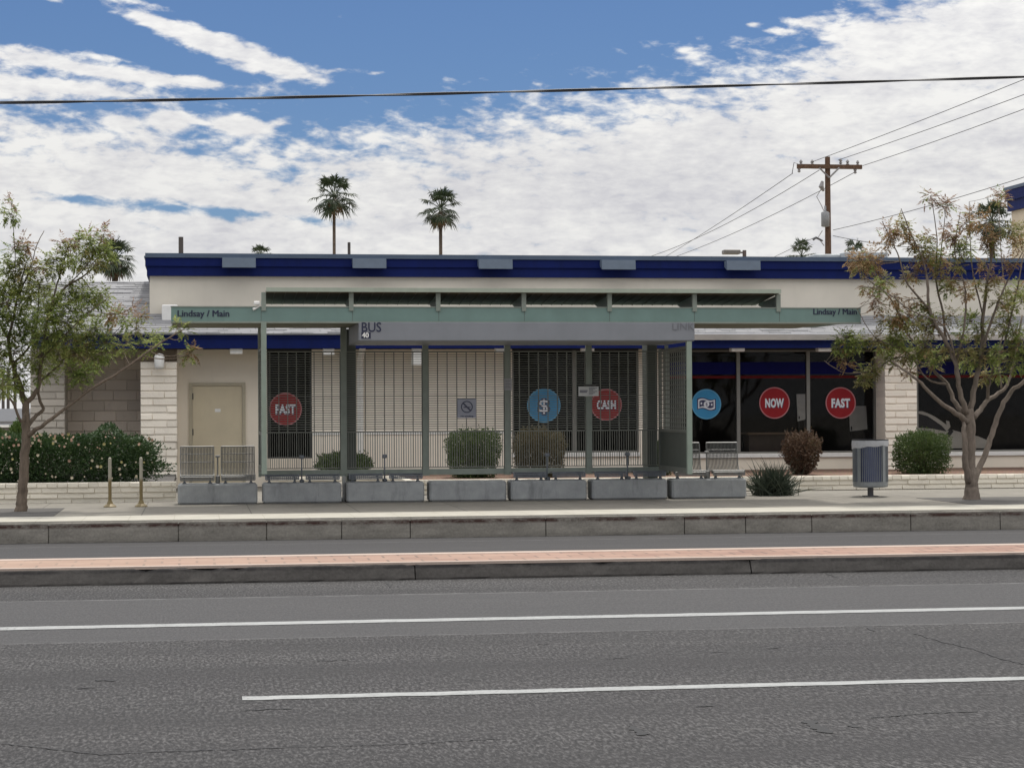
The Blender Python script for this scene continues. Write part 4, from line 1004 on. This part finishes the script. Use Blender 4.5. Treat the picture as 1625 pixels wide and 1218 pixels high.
Lst = [
    [(33, 814, 10, 0), (34, 800, 8.4, 0), (36, 770, 7.4, 0), (39, 720, 6.8, 0), (41, 690, 6.5, 0), (40, 660, 5.6, .02), (41, 636, 5, .03)],
    [(40, 640, 4.6, .03), (30, 605, 3.8, .1), (20, 578, 3.0, .15), (14, 540, 2.4, .1), (22, 500, 1.9, 0), (30, 460, 1.4, 0), (40, 425, 1, 0)],
    [(42, 640, 4.2, .03), (60, 615, 3.0, -.1), (66, 570, 2.4, -.15), (78, 500, 2.1, -.2), (101, 459, 1.7, -.2), (130, 440, 1.3, -.2), (155, 420, .9, -.2)],
    [(78, 500, 1.8, -.2), (88, 460, 1.3, -.1), (100, 420, 1.0, 0), (106, 395, .7, 0)],
    [(44, 690, 4.2, 0), (60, 680, 3.1, -.2), (85, 663, 2.5, -.35), (130, 627, 2.2, -.5), (180, 596, 1.9, -.7), (215, 572, 1.5, -.8), (258, 542, 1.2, -.9), (290, 523, .8, -1.0)],
    [(43, 676, 4, 0), (55, 662, 3.0, .2), (68, 651, 2.6, .3), (63, 636, 2.2, .3), (61, 612, 1.9, .3), (72, 598, 1.7, .35), (92, 582, 1.5, .4), (103, 568, 1.3, .4), (135, 553, 1, .5), (165, 543, .7, .5)],
    [(41, 655, 3, 0), (34, 668, 2.4, -.2), (20, 638, 1.8, -.3), (8, 624, 1.4, -.4), (-12, 600, 1.2, -.5)],
    [(14, 540, 2.0, .1), (-6, 500, 1.5, .2), (-20, 450, 1.2, .3)],
    [(30, 470, 1.2, 0), (48, 425, .9, 0), (58, 390, .7, 0), (70, 366, .5, 0)],
    [(22, 480, 1.1, 0), (24, 430, .8, 0), (23, 385, .6, 0), (20, 345, .5, 0)],
    [(101, 459, 1.0, -.2), (130, 430, .8, -.4), (152, 400, .6, -.5)],
    [(66, 570, 1.4, -.15), (100, 535, 1.1, -.4), (135, 500, .8, -.6), (175, 470, .5, -.8)],
    [(20, 578, 2, .15), (50, 545, 1.5, .4), (60, 500, 1.2, .6), (62, 450, .9, .7)],
]
Lbl = [(18, 322, 6, 'p'), (17, 340, 13, 'o'), (24, 398, 14, 'g'), (36, 384, 9, 'p'), (44, 392, 10, 'r'), (14, 420, 16, 'g'), (42, 428, 20, 'o'), (10, 448, 22, 'g'), (34, 450, 20, 'o'), (62, 424, 11, 'r'), (88, 412, 17, 'g'), (80, 424, 14, 'g'),
       (101, 386, 9, 'p'), (112, 384, 9, 'p'), (112, 404, 17, 'o'), (128, 412, 16, 'g'), (140, 385, 18, 'g'), (138, 370, 7, 'p'), (165, 371, 9, 'p'), (156, 392, 18, 'g'), (168, 402, 16, 'g'), (148, 418, 16, 'o'),
       (60, 455, 17, 'g'), (72, 470, 22, 'g'), (10, 480, 28, 'g'), (18, 505, 26, 'g'), (-8, 500, 26, 'g'), (112, 462, 19, 'g'), (132, 470, 24, 'g'), (152, 478, 18, 'r'), (160, 470, 14, 'r'), (128, 494, 18, 'g'),
       (60, 500, 25, 'o'), (84, 505, 24, 'g'), (50, 520, 24, 'r'), (104, 512, 22, 'o'), (32, 530, 20, 'g'), (72, 540, 26, 'g'), (104, 540, 26, 'g'), (136, 532, 20, 'g'), (150, 520, 18, 'o'), (178, 505, 15, 'g'), (182, 498, 10, 'r'), (200, 510, 11, 'g'), (206, 492, 8, 'p'),
       (218, 520, 10, 'o'), (226, 500, 8, 'r'), (60, 566, 22, 'g'), (22, 560, 22, 'o'), (0, 545, 22, 'g'), (90, 562, 20, 'g'), (120, 560, 20, 'o'), (146, 572, 18, 'g'), (160, 560, 15, 'g'), (134, 592, 17, 'g'), (126, 604, 12, 'o'), (20, 600, 22, 'g'), (4, 612, 20, 'g'), (30, 618, 14, 'g'), (-6, 580, 20, 'g'),
       (170, 544, 13, 'g'), (196, 548, 12, 'o'), (240, 548, 11, 'o'), (246, 534, 10, 'g'), (285, 517, 8, 'o'), (288, 526, 7, 'o'), (306, 557, 8, 'r'), (300, 562, 8, 'o'), (222, 548, 9, 'o'), (60, 590, 15, 'g'), (80, 590, 11, 'g'), (112, 588, 12, 'g'), (-15, 450, 20, 'g'), (95, 485, 17, 'o'), (38, 475, 18, 'g'), (120, 520, 14, 'g')]
build_tree('street_tree', 'slim street tree with green feathery leaves in front of the flowering hedge', (35, 812), Lst, [(x, y, r, 'g' if (k == 'o' and i % 3) or (k == 'r' and r > 12) else k) for i, (x, y, r, k) in enumerate(Lbl)], barkL, 31.5, 21, .95, 'gggo')
Rst = [
    [(1542, 796, 16, 0), (1542, 788, 13.2, 0), (1541, 772, 10.6, 0), (1541, 756, 9.6, 0), (1540, 735, 8.8, .05), (1539, 700, 8.8, .05), (1538, 668, 9.4, .05), (1536, 650, 8, .05)],
    [(1538, 764, 6, -.05), (1533, 740, 5.2, -.12), (1531, 712, 4.6, -.16), (1530, 685, 3.8, -.15), (1529, 668, 2.6, -.05)],
    [(1545, 764, 6.4, 0), (1553, 745, 5.0, .1), (1566, 712, 4.6, .2), (1577, 680, 4.4, .3), (1590, 645, 4.0, .35), (1605, 620, 3.5, .4), (1626, 604, 3.0, .4), (1650, 560, 2.2, .4), (1660, 500, 1.5, .4)],
    [(1534, 668, 5.2, 0), (1518, 656, 4.0, -.2), (1490, 637, 3.2, -.4), (1467, 613, 2.6, -.5), (1449, 597, 2.1, -.6), (1432, 586, 1.6, -.7), (1415, 572, 1.2, -.8)],
    [(1531, 655, 5, .05), (1516, 640, 3.8, .2), (1503, 610, 3.1, .4), (1481, 586, 2.6, .5), (1468, 560, 2.1, .6), (1440, 530, 1.7, .7), (1413, 474, 1.4, .8), (1371, 439, .9, .9)],
    [(1534, 655, 5, 0), (1523, 620, 4, -.1), (1517, 580, 3.4, -.2), (1502, 545, 2.9, -.25), (1475, 490, 2.5, -.3), (1472, 450, 2.1, -.3), (1464, 410, 1.5, -.3), (1446, 372, 1.0, -.3), (1430, 331, .6, -.3)],
    [(1540, 655, 5.2, .1), (1547, 610, 4.2, .1), (1558, 560, 3.4, .1), (1560, 500, 2.8, .1), (1568, 440, 2.1, .1), (1574, 400, 1.4, .1), (1562, 362, .8, .1)],
    [(1545, 662, 5, .1), (1556, 650, 4.0, .3), (1568, 634, 3.5, .5), (1590, 620, 3.0, .7), (1603, 600, 2.4, .8), (1612, 560, 2.0, .9), (1622, 500, 1.5, 1.0)],
    [(1566, 636, 3, .5), (1570, 608, 2.4, .4), (1574, 590, 2.1, .3), (1594, 545, 1.7, .2), (1612, 470, 1.3, .2), (1624, 404, .8, .2)],
    [(1475, 490, 1.9, -.3), (1440, 450, 1.5, -.6), (1424, 402, 1.1, -.7), (1400, 351, .6, -.8)],
    [(1502, 545, 2.2, -.25), (1496, 495, 1.8, .1), (1485, 440, 1.4, .2), (1487, 380, .9, .3), (1479, 318, .5, .3)],
    [(1485, 440, 1.2, .2), (1493, 400, .9, .3), (1501, 330, .5, .4)],
    [(1558, 560, 2.4, .1), (1580, 490, 1.9, -.2), (1597, 450, 1.4, -.3), (1622, 402, .8, -.4)],
    [(1517, 580, 2.2, -.2), (1530, 520, 1.7, -.4), (1532, 460, 1.3, -.5), (1515, 400, .9, -.5), (1524, 336, .5, -.5)],
    [(1503, 610, 2, .4), (1470, 600, 1.5, .2), (1440, 558, 1.2, 0), (1390, 536, .8, -.2), (1360, 490, .5, -.2)],
    [(1481, 586, 1.6, .5), (1430, 566, 1.2, .3), (1385, 587, 1.0, .1), (1345, 592, .8, 0), (1322, 582, .7, 0), (1308, 572, .5, 0)],
    [(1560, 500, 1.5, .1), (1545, 440, 1.1, .4), (1540, 390, .8, .5), (1538, 320, .5, .5)],
    [(1523, 600, 1.8, -.1), (1500, 520, 1.4, -.5), (1445, 492, 1.1, -.7), (1400, 460, .8, -.8), (1364, 455, .5, -.8)],
    [(1590, 620, 1.8, .7), (1585, 560, 1.4, .9), (1600, 500, 1.1, 1.0), (1590, 420, .7, 1.0), (1585, 330, .5, 1.0)],
]
Rbl = [(1476, 311, 8, 'p'), (1504, 325, 9, 'p'), (1470, 318, 5, 'p'), (1498, 330, 6, 'r'), (1585, 308, 9, 'p'), (1590, 322, 7, 'r'), (1410, 362, 8, 'p'), (1418, 372, 8, 'r'), (1434, 357, 13, 'o'), (1430, 372, 10, 'r'), (1404, 386, 9, 'r'), (1442, 386, 9, 'r'), (1474, 374, 7, 'r'), (1507, 372, 11, 'p'), (1518, 378, 10, 'r'), (1500, 366, 7, 'p'), (1542, 339, 7, 'r'), (1534, 354, 11, 'r'), (1540, 362, 8, 'r'),
       (1462, 392, 17, 'o'), (1478, 402, 16, 'g'), (1470, 414, 11, 'r'), (1494, 414, 12, 'r'), (1532, 392, 12, 'g'), (1524, 400, 9, 'o'), (1566, 352, 10, 'r'), (1570, 380, 13, 'r'), (1575, 395, 10, 'o'), (1605, 366, 14, 'o'), (1618, 374, 14, 'o'), (1612, 390, 10, 'r'), (1520, 422, 10, 'o'), (1560, 420, 10, 'r'), (1600, 416, 10, 'r'),
       (1362, 412, 16, 'r'), (1380, 412, 17, 'r'), (1368, 426, 15, 'o'), (1388, 426, 11, 'r'), (1400, 444, 14, 'o'), (1394, 454, 10, 'g'), (1446, 440, 11, 'o'), (1452, 430, 8, 'r'), (1376, 455, 7, 'r'), (1388, 478, 9, 'p'), (1394, 486, 7, 'r'), (1420, 470, 8, 'r'), (1490, 430, 9, 'o'), (1510, 442, 9, 'r'), (1532, 462, 11, 'r'), (1548, 458, 9, 'o'), (1500, 452, 10, 'g'), (1504, 460, 8, 'g'), (1570, 460, 10, 'o'), (1582, 440, 8, 'r'), (1612, 462, 17, 'g'), (1622, 478, 13, 'g'), (1590, 480, 13, 'o'), (1600, 492, 10, 'g'),
       (1462, 484, 10, 'g'), (1472, 496, 10, 'g'), (1450, 478, 7, 'r'), (1428, 500, 18, 'r'), (1412, 508, 12, 'o'), (1446, 512, 15, 'o'), (1466, 520, 16, 'o'), (1424, 524, 15, 'g'), (1484, 516, 12, 'r'), (1510, 500, 9, 'o'), (1540, 510, 14, 'g'), (1552, 526, 15, 'o'), (1586, 514, 15, 'o'), (1606, 522, 15, 'g'), (1620, 540, 16, 'o'), (1522, 530, 9, 'g'),
       (1342, 538, 14, 'g'), (1354, 548, 15, 'g'), (1334, 552, 9, 'g'), (1364, 536, 10, 'g'), (1338, 569, 6, 'r'), (1344, 576, 5, 'r'), (1378, 592, 12, 'o'), (1372, 604, 9, 'o'), (1384, 582, 8, 'o'), (1394, 540, 13, 'o'), (1408, 552, 13, 'g'), (1424, 546, 16, 'g'), (1438, 560, 14, 'o'), (1456, 556, 15, 'g'), (1470, 548, 11, 'o'), (1486, 564, 12, 'g'), (1444, 590, 8, 'r'), (1420, 578, 8, 'o'), (1506, 556, 9, 'o'), (1532, 556, 13, 'o'), (1540, 575, 12, 'g'), (1556, 566, 12, 'o'), (1580, 562, 13, 'g'), (1600, 568, 13, 'o'), (1616, 576, 13, 'g'), (1560, 596, 10, 'o'), (1586, 592, 10, 'g'), (1612, 552, 13, 'g'), (1405, 570, 8, 'g'), (1480, 580, 8, 'o')]
build_tree('street_tree', 'wide forked street tree with rusty olive leaves standing beside the litter bin', (1542, 792), Rst, Rbl, barkR, 31.6, 33, 1.2)

# clipped shrubs and the hedge: leaf-sized faces through a lumpy volume, real stems inside
def shrub(name, label, px0, px1, pytop, pybot, Y, depth, mat, n, seed, boxy=3.0, size=.045, cat='shrub', flat=False, stems=barkL, narrow=.0, shoots=46):
    rnd = random.Random(seed)
    x0, x1 = X(px0, Y), X(px1, Y); zt, zb = Z(pytop, Y, (px0 + px1) / 2), Z(pybot, Y, (px0 + px1) / 2)
    c = Vector(((x0 + x1) / 2, Y, (zt + zb) / 2)); h = Vector(((x1 - x0) / 2, depth / 2, (zt - zb) / 2))
    t = thing(name, label, cat, (c.x, c.y, zb))
    mb = MB()
    for i in range(int(n * 1.6)):
        d = rvec(rnd); p = boxy
        k = (abs(d.x) ** p + abs(d.y) ** p + abs(d.z) ** p) ** (-1 / p)
        bump_ = 1 + .17 * mnoise.noise(d * 2.6 + Vector((seed, 0, 0))) + .13 * mnoise.noise(d * 6.5 + Vector((0, seed, 0)))
        rr_ = k * bump_ * (rnd.random() ** .3) * rnd.choice((1, 1, 1, 1.05))
        q = Vector((d.x * h.x, d.y * h.y, d.z * h.z)) * rr_
        if narrow: q.x *= 1 - narrow * (.5 - q.z / (2 * h.z))
        if q.z < -h.z * .98: q.z = -h.z * .98
        dirv = (d + rvec(rnd) * .9 + Vector((0, 0, .25))).normalized()
        leaf(mb, c + q, dirv, rvec(rnd), size * rnd.uniform(.7, 1.3), size * .5 * rnd.uniform(.8, 1.2))
    for i in range(shoots):                                          # stray shoots break the clipped outline
        d = rvec(rnd); d.z = abs(d.z) * 1.2 - .2; d.normalize(); p = boxy
        k = (abs(d.x) ** p + abs(d.y) ** p + abs(d.z) ** p) ** (-1 / p) * (1 + .17 * mnoise.noise(d * 2.6 + Vector((seed, 0, 0))))
        q = c + Vector((d.x * h.x * (1 - narrow * (.5 - d.z * k / 2) if narrow else 1), d.y * h.y, d.z * h.z)) * k * .97
        g = (d + Vector((0, 0, .8)) + rvec(rnd) * .5).normalized(); l = rnd.uniform(.04, .13)
        for j in range(6): leaf(mb, q + g * l * j / 5, (g + rvec(rnd) * .9).normalized(), rvec(rnd), size * .9, size * .42)
    obj('foliage', mb, mat, t)
    sm = MB()
    for i in range(30):
        a = rnd.uniform(0, 6.28); d = Vector((math.cos(a) * h.x * .75 * rnd.random(), math.sin(a) * h.y * .7 * rnd.random(), rnd.uniform(.1, .75) * h.z))
        b0 = Vector((c.x + rnd.uniform(-.08, .08), c.y + rnd.uniform(-.06, .06), zb - .04))
        sm.tube([b0, (b0 + c + d) / 2 + rvec(rnd) * .05, c + d], [.012, .009, .004], 5)
    obj('stems', sm, stems, t)
    return t, c, h
lg = m_leaf('shrub leaf', [(.030, .055, .016), (.065, .10, .03), (.11, .145, .045)], .25, .5, 5)
lb = m_leaf('brown shrub leaf', [(.05, .042, .02), (.085, .075, .035), (.11, .085, .05), (.10, .10, .045)], .25, .6, 3)
ld = m_leaf('dry shrub leaf', [(.05, .028, .018), (.085, .05, .03), (.12, .075, .05), (.09, .075, .035)], .2, .7, 3)
lh = m_leaf('hedge leaf', [(.018, .042, .013), (.036, .072, .022), (.068, .108, .036)], .2, .45, 4)
shrub('clipped_shrub', 'low wide green shrub clipped to a dome behind the thin grey pedestal', 504, 588, 720, 752, 38.9, .9, lg, 5200, 41, 2.6)
shrub('clipped_shrub', 'green shrub clipped flat on top below the no smoking plate', 710, 791, 686, 757, 37.2, .9, lg, 7500, 42, 6.0, narrow=.2)
shrub('clipped_shrub', 'brownish green clipped shrub below the dollar sign sticker', 817, 893, 684, 757, 37.2, .9, lb, 6500, 43, 5.5, narrow=.14)
shrub('clipped_shrub', 'narrow green shrub mostly hidden by the eastern shelter column', 1028, 1062, 700, 757, 37.6, .7, lg, 3200, 44, 3)
shrub('dry_shrub', 'reddish brown dry shrub rising behind the spiky grass clump', 1240, 1303, 688, 754, 37.0, .8, ld, 3600, 45, 2.2, .05, narrow=.42, shoots=150)
shrub('clipped_shrub', 'dark green boxy shrub at the foot of the cream block pillar', 1426, 1498, 687, 753, 36.9, .95, lg, 7000, 46, 4.2, shoots=90)
t, c, h = shrub('flowering_hedge', 'long dark green hedge dotted with small pale flowers on the western planter', -150, 246, 692, 769, 35.25, 1.35, lh, 26000, 47, 5.0, .05, 'hedge')
# the hedge's loose upper growth
rnd = random.Random(48); mb = MB()
for i in range(5200):
    px = rnd.uniform(-120, 246); env = 700 - 14 * math.exp(-((px - 175) / 45) ** 2) - 6 * math.sin(px / 21) - 5 * math.sin(px / 8.5)
    if px > 225: env += (px - 225) * .6
    py = env + abs(rnd.gauss(0, 9)) - 4
    p = at(px, py, 35.2 + rnd.uniform(-.6, .6)); leaf(mb, p, (rvec(rnd) + Vector((0, 0, .5))).normalized(), rvec(rnd), .05, .026)
obj('foliage', mb, lh, t)
fl_m = [paint('petal cream', (.52, .46, .34), .7), paint('petal blush', (.48, .31, .23), .7), paint('petal yellow', (.44, .39, .17), .7)]
fme = []
for m in fl_m:
    q = MB()
    for i in range(7):
        a = i * 2 * math.pi / 7; d = Vector((math.cos(a), -.45, math.sin(a))); leaf(q, Vector((0, 0, 0)), d.normalized(), Vector((0, -1, 0)), .032, .026)
    q.add([(0, -.02, .008), (.008, -.018, 0), (0, -.02, -.008), (-.008, -.018, 0)], [(0, 1, 2, 3)])
    o = obj('flower', q, m, t); fme.append(o)
for i in range(88):
    px = rnd.uniform(-4, 245); py = 693 + (rnd.random() ** 1.4) * 70
    if rnd.random() < .38: py = rnd.uniform(688, 708); px = rnd.uniform(0, 130)
    k = 1 if (py < 712 and rnd.random() < .55) else (0 if rnd.random() < .8 else 2)
    o = fme[k] if i < 0 else fme[k].copy()
    COL.objects.link(o); p = at(px, py, 34.50 + rnd.uniform(-.03, .05)); o.location = p - t.location; o.rotation_euler = (rnd.uniform(-.6, .6), rnd.uniform(0, 6), rnd.uniform(-.6, .6)); s = rnd.uniform(.5, 1.05); o.scale = (s, s, s)
for i, o in enumerate(fme): o.location = at(60 + 50 * i, 722 + 9 * i, 34.5) - t.location
# spiky grass clump beside the last bench
rnd = random.Random(51); gx = at(1226, 783, 34.0); t = thing('grass_clump', 'dark spiky clump of strap leaved grass at the end of the benches', 'plant', (gx.x, 34.0, ZP))
mb = MB()
for i in range(900):
    a = rnd.uniform(0, 2 * math.pi); lean = abs(rnd.gauss(0, .5)); l = rnd.uniform(.30, .60) * (1.25 if rnd.random() < .12 else 1)
    b = Vector((gx.x + rnd.gauss(0, .13), 34.0 + rnd.gauss(0, .11), ZP)); d = Vector((math.cos(a) * math.sin(lean), math.sin(a) * math.sin(lean), math.cos(lean)))
    w = rnd.uniform(.007, .012); s = d.cross(Vector((math.sin(a * 3), math.cos(a * 3), .2))).normalized() * w
    P = []; q = b.copy(); dd = d.copy(); n = 5
    for k in range(n + 1):
        f = 1 - (k / n) ** 2 * .95; P += [q - s * f, q + s * f]
        dd = (dd + Vector((math.cos(a), math.sin(a), -.25)) * .075 * (1 + lean)).normalized(); q = q + dd * l / n
    mb.add(P, [(2 * k, 2 * k + 1, 2 * k + 3, 2 * k + 2) for k in range(n)])
obj('blades', mb, m_leaf('grass blade', [(.030, .042, .028), (.05, .066, .045), (.085, .10, .07)], .15, .5, 5), t)

# palms beyond the roof
frond_m = m_leaf('palm frond', [(.022, .036, .018), (.04, .058, .028), (.065, .08, .04)], .15, .45, .6)
dead_m = m_leaf('dead frond', [(.12, .08, .045), (.20, .135, .08)], .1, .8, .8)
palm_bark = m_bark('palm bark', (.11, .085, .065))
def palm(label, px, pyc, rpx, Y, trunk_px, seed, skirt=.5, n=46, lean=0):
    rnd = random.Random(seed); c = at(px, pyc, Y); sc = rpx / (FPX / Y) * 1.28
    t = thing('fan_palm', label, 'palm', (c.x + lean, Y, .2), 'fan palms beyond the store roof')
    tr = trunk_px / 2 / (FPX / Y)
    obj('trunk', MB().tube([(c.x + lean, Y, 0), (c.x + lean * .5, Y, c.z * .5), (c.x, Y, c.z - sc * .1)], [tr * 1.35, tr * 1.05, tr], 10), palm_bark, t, True)
    for nm, mat, cnt, e0, e1 in (('crown', frond_m, n, -48, 86), ('skirt', dead_m, int(n * skirt), -84, -48)):
        mb = MB()
        for i in range(cnt):
            a = i * 2.399 + rnd.uniform(-.3, .3); u01 = (i + .5) / cnt; e = R(e1 + (e0 - e1) * u01 ** .85 + rnd.uniform(-7, 7))
            d = Vector((math.cos(a) * math.cos(e), math.sin(a) * math.cos(e), math.sin(e)))
            st = rnd.uniform(.50, .72) * sc * (1 if nm == 'crown' else .6)
            droop = Vector((0, 0, -.10 * sc * (1 - abs(d.z)))); hub = c + d * st + droop
            mb.tube([c, c + d * st * .55, hub], [.022 * sc, .016 * sc, .010 * sc], 4, False)
            d2 = (hub - (c + d * st * .5)).normalized()
            u = d2.cross(Vector((0, 0, 1))); u = u.normalized() if u.length > .1 else Vector((1, 0, 0)); nrm = u.cross(d2)
            fl_ = rnd.uniform(.42, .56) * sc
            for k in range(19):
                b = R(-118 + 236 * k / 18 + rnd.uniform(-4, 4)); ld_ = (d2 * math.cos(b) + u * math.sin(b) + nrm * rnd.uniform(-.08, .12)).normalized()
                l = fl_ * (1 - .25 * abs(b) / 2.06) * rnd.uniform(.85, 1.05)
                mid = hub + ld_ * l * .55; tip = hub + ld_ * l - Vector((0, 0, l * (.12 + .35 * rnd.random())))
                s = ld_.cross(nrm).normalized() * fl_ * .06
                mb.add([hub - s * .3, mid - s, tip, mid + s, hub + s * .3], [(0, 1, 2, 3, 4)])
        obj(nm, mb, mat, t)
palm('taller thin palm just left of the small pipe on the store roof', 530, 311, 32, 75, 5, 61, .12, 30)
palm('tall thin palm with a ragged crown to the right of the small roof pipe', 699, 331, 30, 75, 5.5, 62, .14, 30)
palm('leafy palm crown behind the green street tree and the shingle ridge', 182, 410, 30, 62, 9, 63, .6, 38)
palm('leafy palm crown showing through the top of the rusty street tree', 1574, 352, 32, 66, 9, 64, .4, 34)
palm('small palm top peeping over the parapet above the first light hood', 413, 407, 19, 95, 4, 65, .1, 22)
palm('small palm top just left of the wooden utility pole', 1272, 407, 24, 90, 5, 66, .1, 22)
palm('small palm top just right of the wooden utility pole', 1358, 404, 23, 92, 5, 67, .1, 20)

# ------------------------------------------------------------------ utility pole, wires, lamp
YP = 68.0; pz1 = Z(249, YP, 1316); pxx = X(1316, YP)
up = thing('utility_pole', 'brown wooden utility pole with one crossarm and a grey transformer can', 'utility pole', (pxx, YP, .2))
s_ = YP / FPX
obj('pole', MB().tube([(X(1314, YP), YP, 0), (X(1316, YP), YP, pz1 * .6), (pxx, YP, pz1)], [6.4 * s_, 5.4 * s_, 4.2 * s_], 14), wood, up)
def pp(px, py, dy=0): return at(px, py, YP + dy)
ceramic = paint('insulator', (.20, .19, .19), .35, .15); wiremat = paint('wire', (.055, .055, .06), .5, .1)
ax0, ax1 = pp(1264, 264), pp(1366, 266)
arm = obj('crossarm', MB().box(ax0.x, ax1.x, YP - .16, YP - .02, (ax0.z + ax1.z) / 2 - .07, (ax0.z + ax1.z) / 2 + .07), wood, up)
for px, py in ((1271, 257), (1289, 257), (1334, 255), (1345, 257), (1361, 258), (1357, 270), (1268, 268)):
    p = pp(px, py, -.1); obj('insulator', MB().lathe((p.x, p.y, p.z - .12), [(.025, 0), (.065, .04), (.03, .08), (.065, .12), (.025, .19)], 8), ceramic, arm)
obj('brace', MB().tube([pp(1300, 266, -.18), pp(1316, 282, -.2)], .03, 4).tube([pp(1332, 266, -.18), pp(1316, 282, -.2)], .03, 4), ceramic, up)
p = pp(1309, 349, -.1); obj('transformer', MB().lathe((p.x, p.y - .05, p.z - .22), [(.08, -.02), (.14, 0), (.14, .46), (.09, .50), (.035, .51), (.035, .68), (.015, .70)], 14), paint('transformer grey', (.21, .215, .22), .5), up, True)
obj('cutout', MB().tube([pp(1305, 288, -.15), pp(1303, 296, -.2), pp(1307, 303, -.15)], [.05, .09, .04], 6).tube([pp(1303, 300, -.2), pp(1296, 312, -.2), pp(1303, 325, -.2), pp(1308, 336, -.15)], .012, 4).tube([pp(1305, 366, -.1), pp(1298, 377, -.15), pp(1308, 390, -.1)], .014, 4), ceramic, up)
obj('jumper', MB().tube([pp(1271, 262, -.2), pp(1260, 258, -.3), pp(1257, 275, -.2)], .012, 4).tube([pp(1305, 382, -.1), pp(1295, 377, -.3), pp(1290, 380, -.3)], [.03, .04, .05], 6), wiremat, up)
def wire(label, a, b, Ya, Yb, sag, r, name='power_line', ext=0.0, group='overhead lines at the utility pole'):
    A, B = at(a[0], a[1], Ya), at(b[0], b[1], Yb)
    if ext: B = B + (B - A) * ext
    n = 28; P = [A + (B - A) * (i / n) - Vector((0, 0, sag * 4 * (i / n) * (1 - i / n))) for i in range(n + 1)]
    return tag(obj(name, MB().tube(P, r, 6), wiremat), label, 'cable', group)
wire('highest line rising away from the western arm tip of the utility pole', (1286, 258), (1625, 124), YP, 52, .05, .0105, ext=.3)
wire('second line running off from the top of the utility pole, between two others', (1330, 254), (1625, 148), YP, 52, .05, .0105, ext=.3)
wire('third line running off from the eastern arm tip of the utility pole', (1369, 263), (1625, 171), YP, 52, .05, .0105, ext=.3)
wire('line dropping from the western arm tip behind the roof and crossing a flatter one', (1258, 275), (1058, 404), YP, 105, .1, .013, ext=.25)
wire('flattest line dropping from the middle of the crossarm behind the roof', (1300, 270), (1010, 404), YP, 105, .5, .013, ext=.25)
wire('line dropping from below the eastern arm past the pole and behind the roof', (1357, 273), (1064, 404), YP, 105, .3, .013, ext=.25)
wire('lower line rising from beside the transformer past the treetop', (1322, 365), (1625, 276), YP, 52, .12, .0105, ext=.3)
wire('lowest slack line from the utility pole into the rusty treetop', (1322, 374), (1480, 388), YP, 62, .15, .011, ext=.5)
wire('lowest short line from the utility pole down behind a small palm top', (1290, 378), (1228, 408), YP, 80, .0, .011, ext=.4)
# the heavy bundled cable crossing the whole view
A, B = at(-500, 162.5, 24), at(2100, 103, 24)
def cab(u, ph):
    px = -500 + 2600 * u; py = 163 - 41 * max(0, (px) / 1625) ** 1.25 if px > 0 else 163.0
    p = at(px, py, 24); return p + Vector((0, .009 * math.cos(ph + u * 38), .009 * math.sin(ph + u * 38)))
cabt = thing('overhead_cable', 'thick black twisted cable crossing the whole sky', 'cable', tuple(cab(0, 0)))
for k in range(2): obj('strand', MB().tube([cab(i / 160, k * math.pi) for i in range(161)], .0095, 6), paint('cable sheath', (.02, .02, .022), .5), cabt)
YS = 56.0
lp = thing('street_lamp', 'shoebox lamp head on a short arm showing above the parapet', 'street lamp', (X(1183, YS), YS, .2))
obj('pole', MB().tube([(X(1183, YS), YS, 0), (X(1183, YS), YS, Z(397, YS, 1183))], .055, 8), paint('lamp pole brown', (.10, .075, .065), .5), lp)
obj('arm', MB().box(X(1174, YS), X(1182, YS), YS - .03, YS + .03, Z(402, YS, 1178), Z(399.5, YS, 1178)), paint('lamp pole brown', (.10, .075, .065), .5), lp)
obj('lamp_head', MB().cbox(X(1149, YS), X(1175, YS), YS - .16, YS + .16, Z(403.5, YS, 1162), Z(396.5, YS, 1162), .02), paint('lamp head', (.16, .145, .13), .5), lp)

# ------------------------------------------------------------------ beyond the western end of the store
YH = 75.0
fh = thing('far_house', 'small grey roofed house seen far off behind the green street tree', 'house', (X(-40, YH), YH, .2))
obj('wall', MB().box(X(-200, YH), X(30, YH), YH, YH + 6, 0, Z(668, YH, 0)), paint('far wall', (.20, .19, .18), .8), fh)
obj('roof', MB().prismx([(YH - .4, Z(670, YH)), (YH + 3, Z(648, YH, 0)), (YH + 6.4, Z(670, YH)), (YH + 6.4, Z(671.5, YH)), (YH - .4, Z(671.5, YH))], X(-210, YH), X(40, YH)), paint('far roof', (.075, .078, .085), .8), fh)
obj('eave', MB().box(X(-210, YH), X(40, YH), YH - .45, YH - .38, Z(672.5, YH), Z(669, YH)), white, fh)
for p, lab in ((5, 'thin dark post beyond the far house, furthest west'), (13, 'thin dark post beyond the far house, in the middle of three'), (24, 'thin dark post beyond the far house, next to the store corner')):
    t = thing('far_post', lab, 'post', (X(p, 90), 90, .2), 'dark posts beyond the far house')
    obj('shaft', MB().tube([(X(p, 90), 90, .2), (X(p, 90), 90, Z(585, 90, p))], .065, 8), paint('dark post', (.06, .05, .045), .6), t)
    obj('footing', MB().cbox(X(p, 90) - .2, X(p, 90) + .2, 89.8, 90.2, .2, .45, .03), paint('dark post', (.06, .05, .045), .6), t)
shrub('far_shrub', 'bright green shrub beyond the hedge near the far house', 18, 40, 672, 712, 50, 1.2, m_leaf('far shrub leaf', [(.05, .085, .02), (.09, .14, .035)], .3), 2600, 71, 2.4, .07)
shrub('far_shrub', 'dark green shrub beyond the hedge at the edge of the view', -60, 17, 682, 712, 48, 1.2, lg, 3200, 72, 2.6, .07)
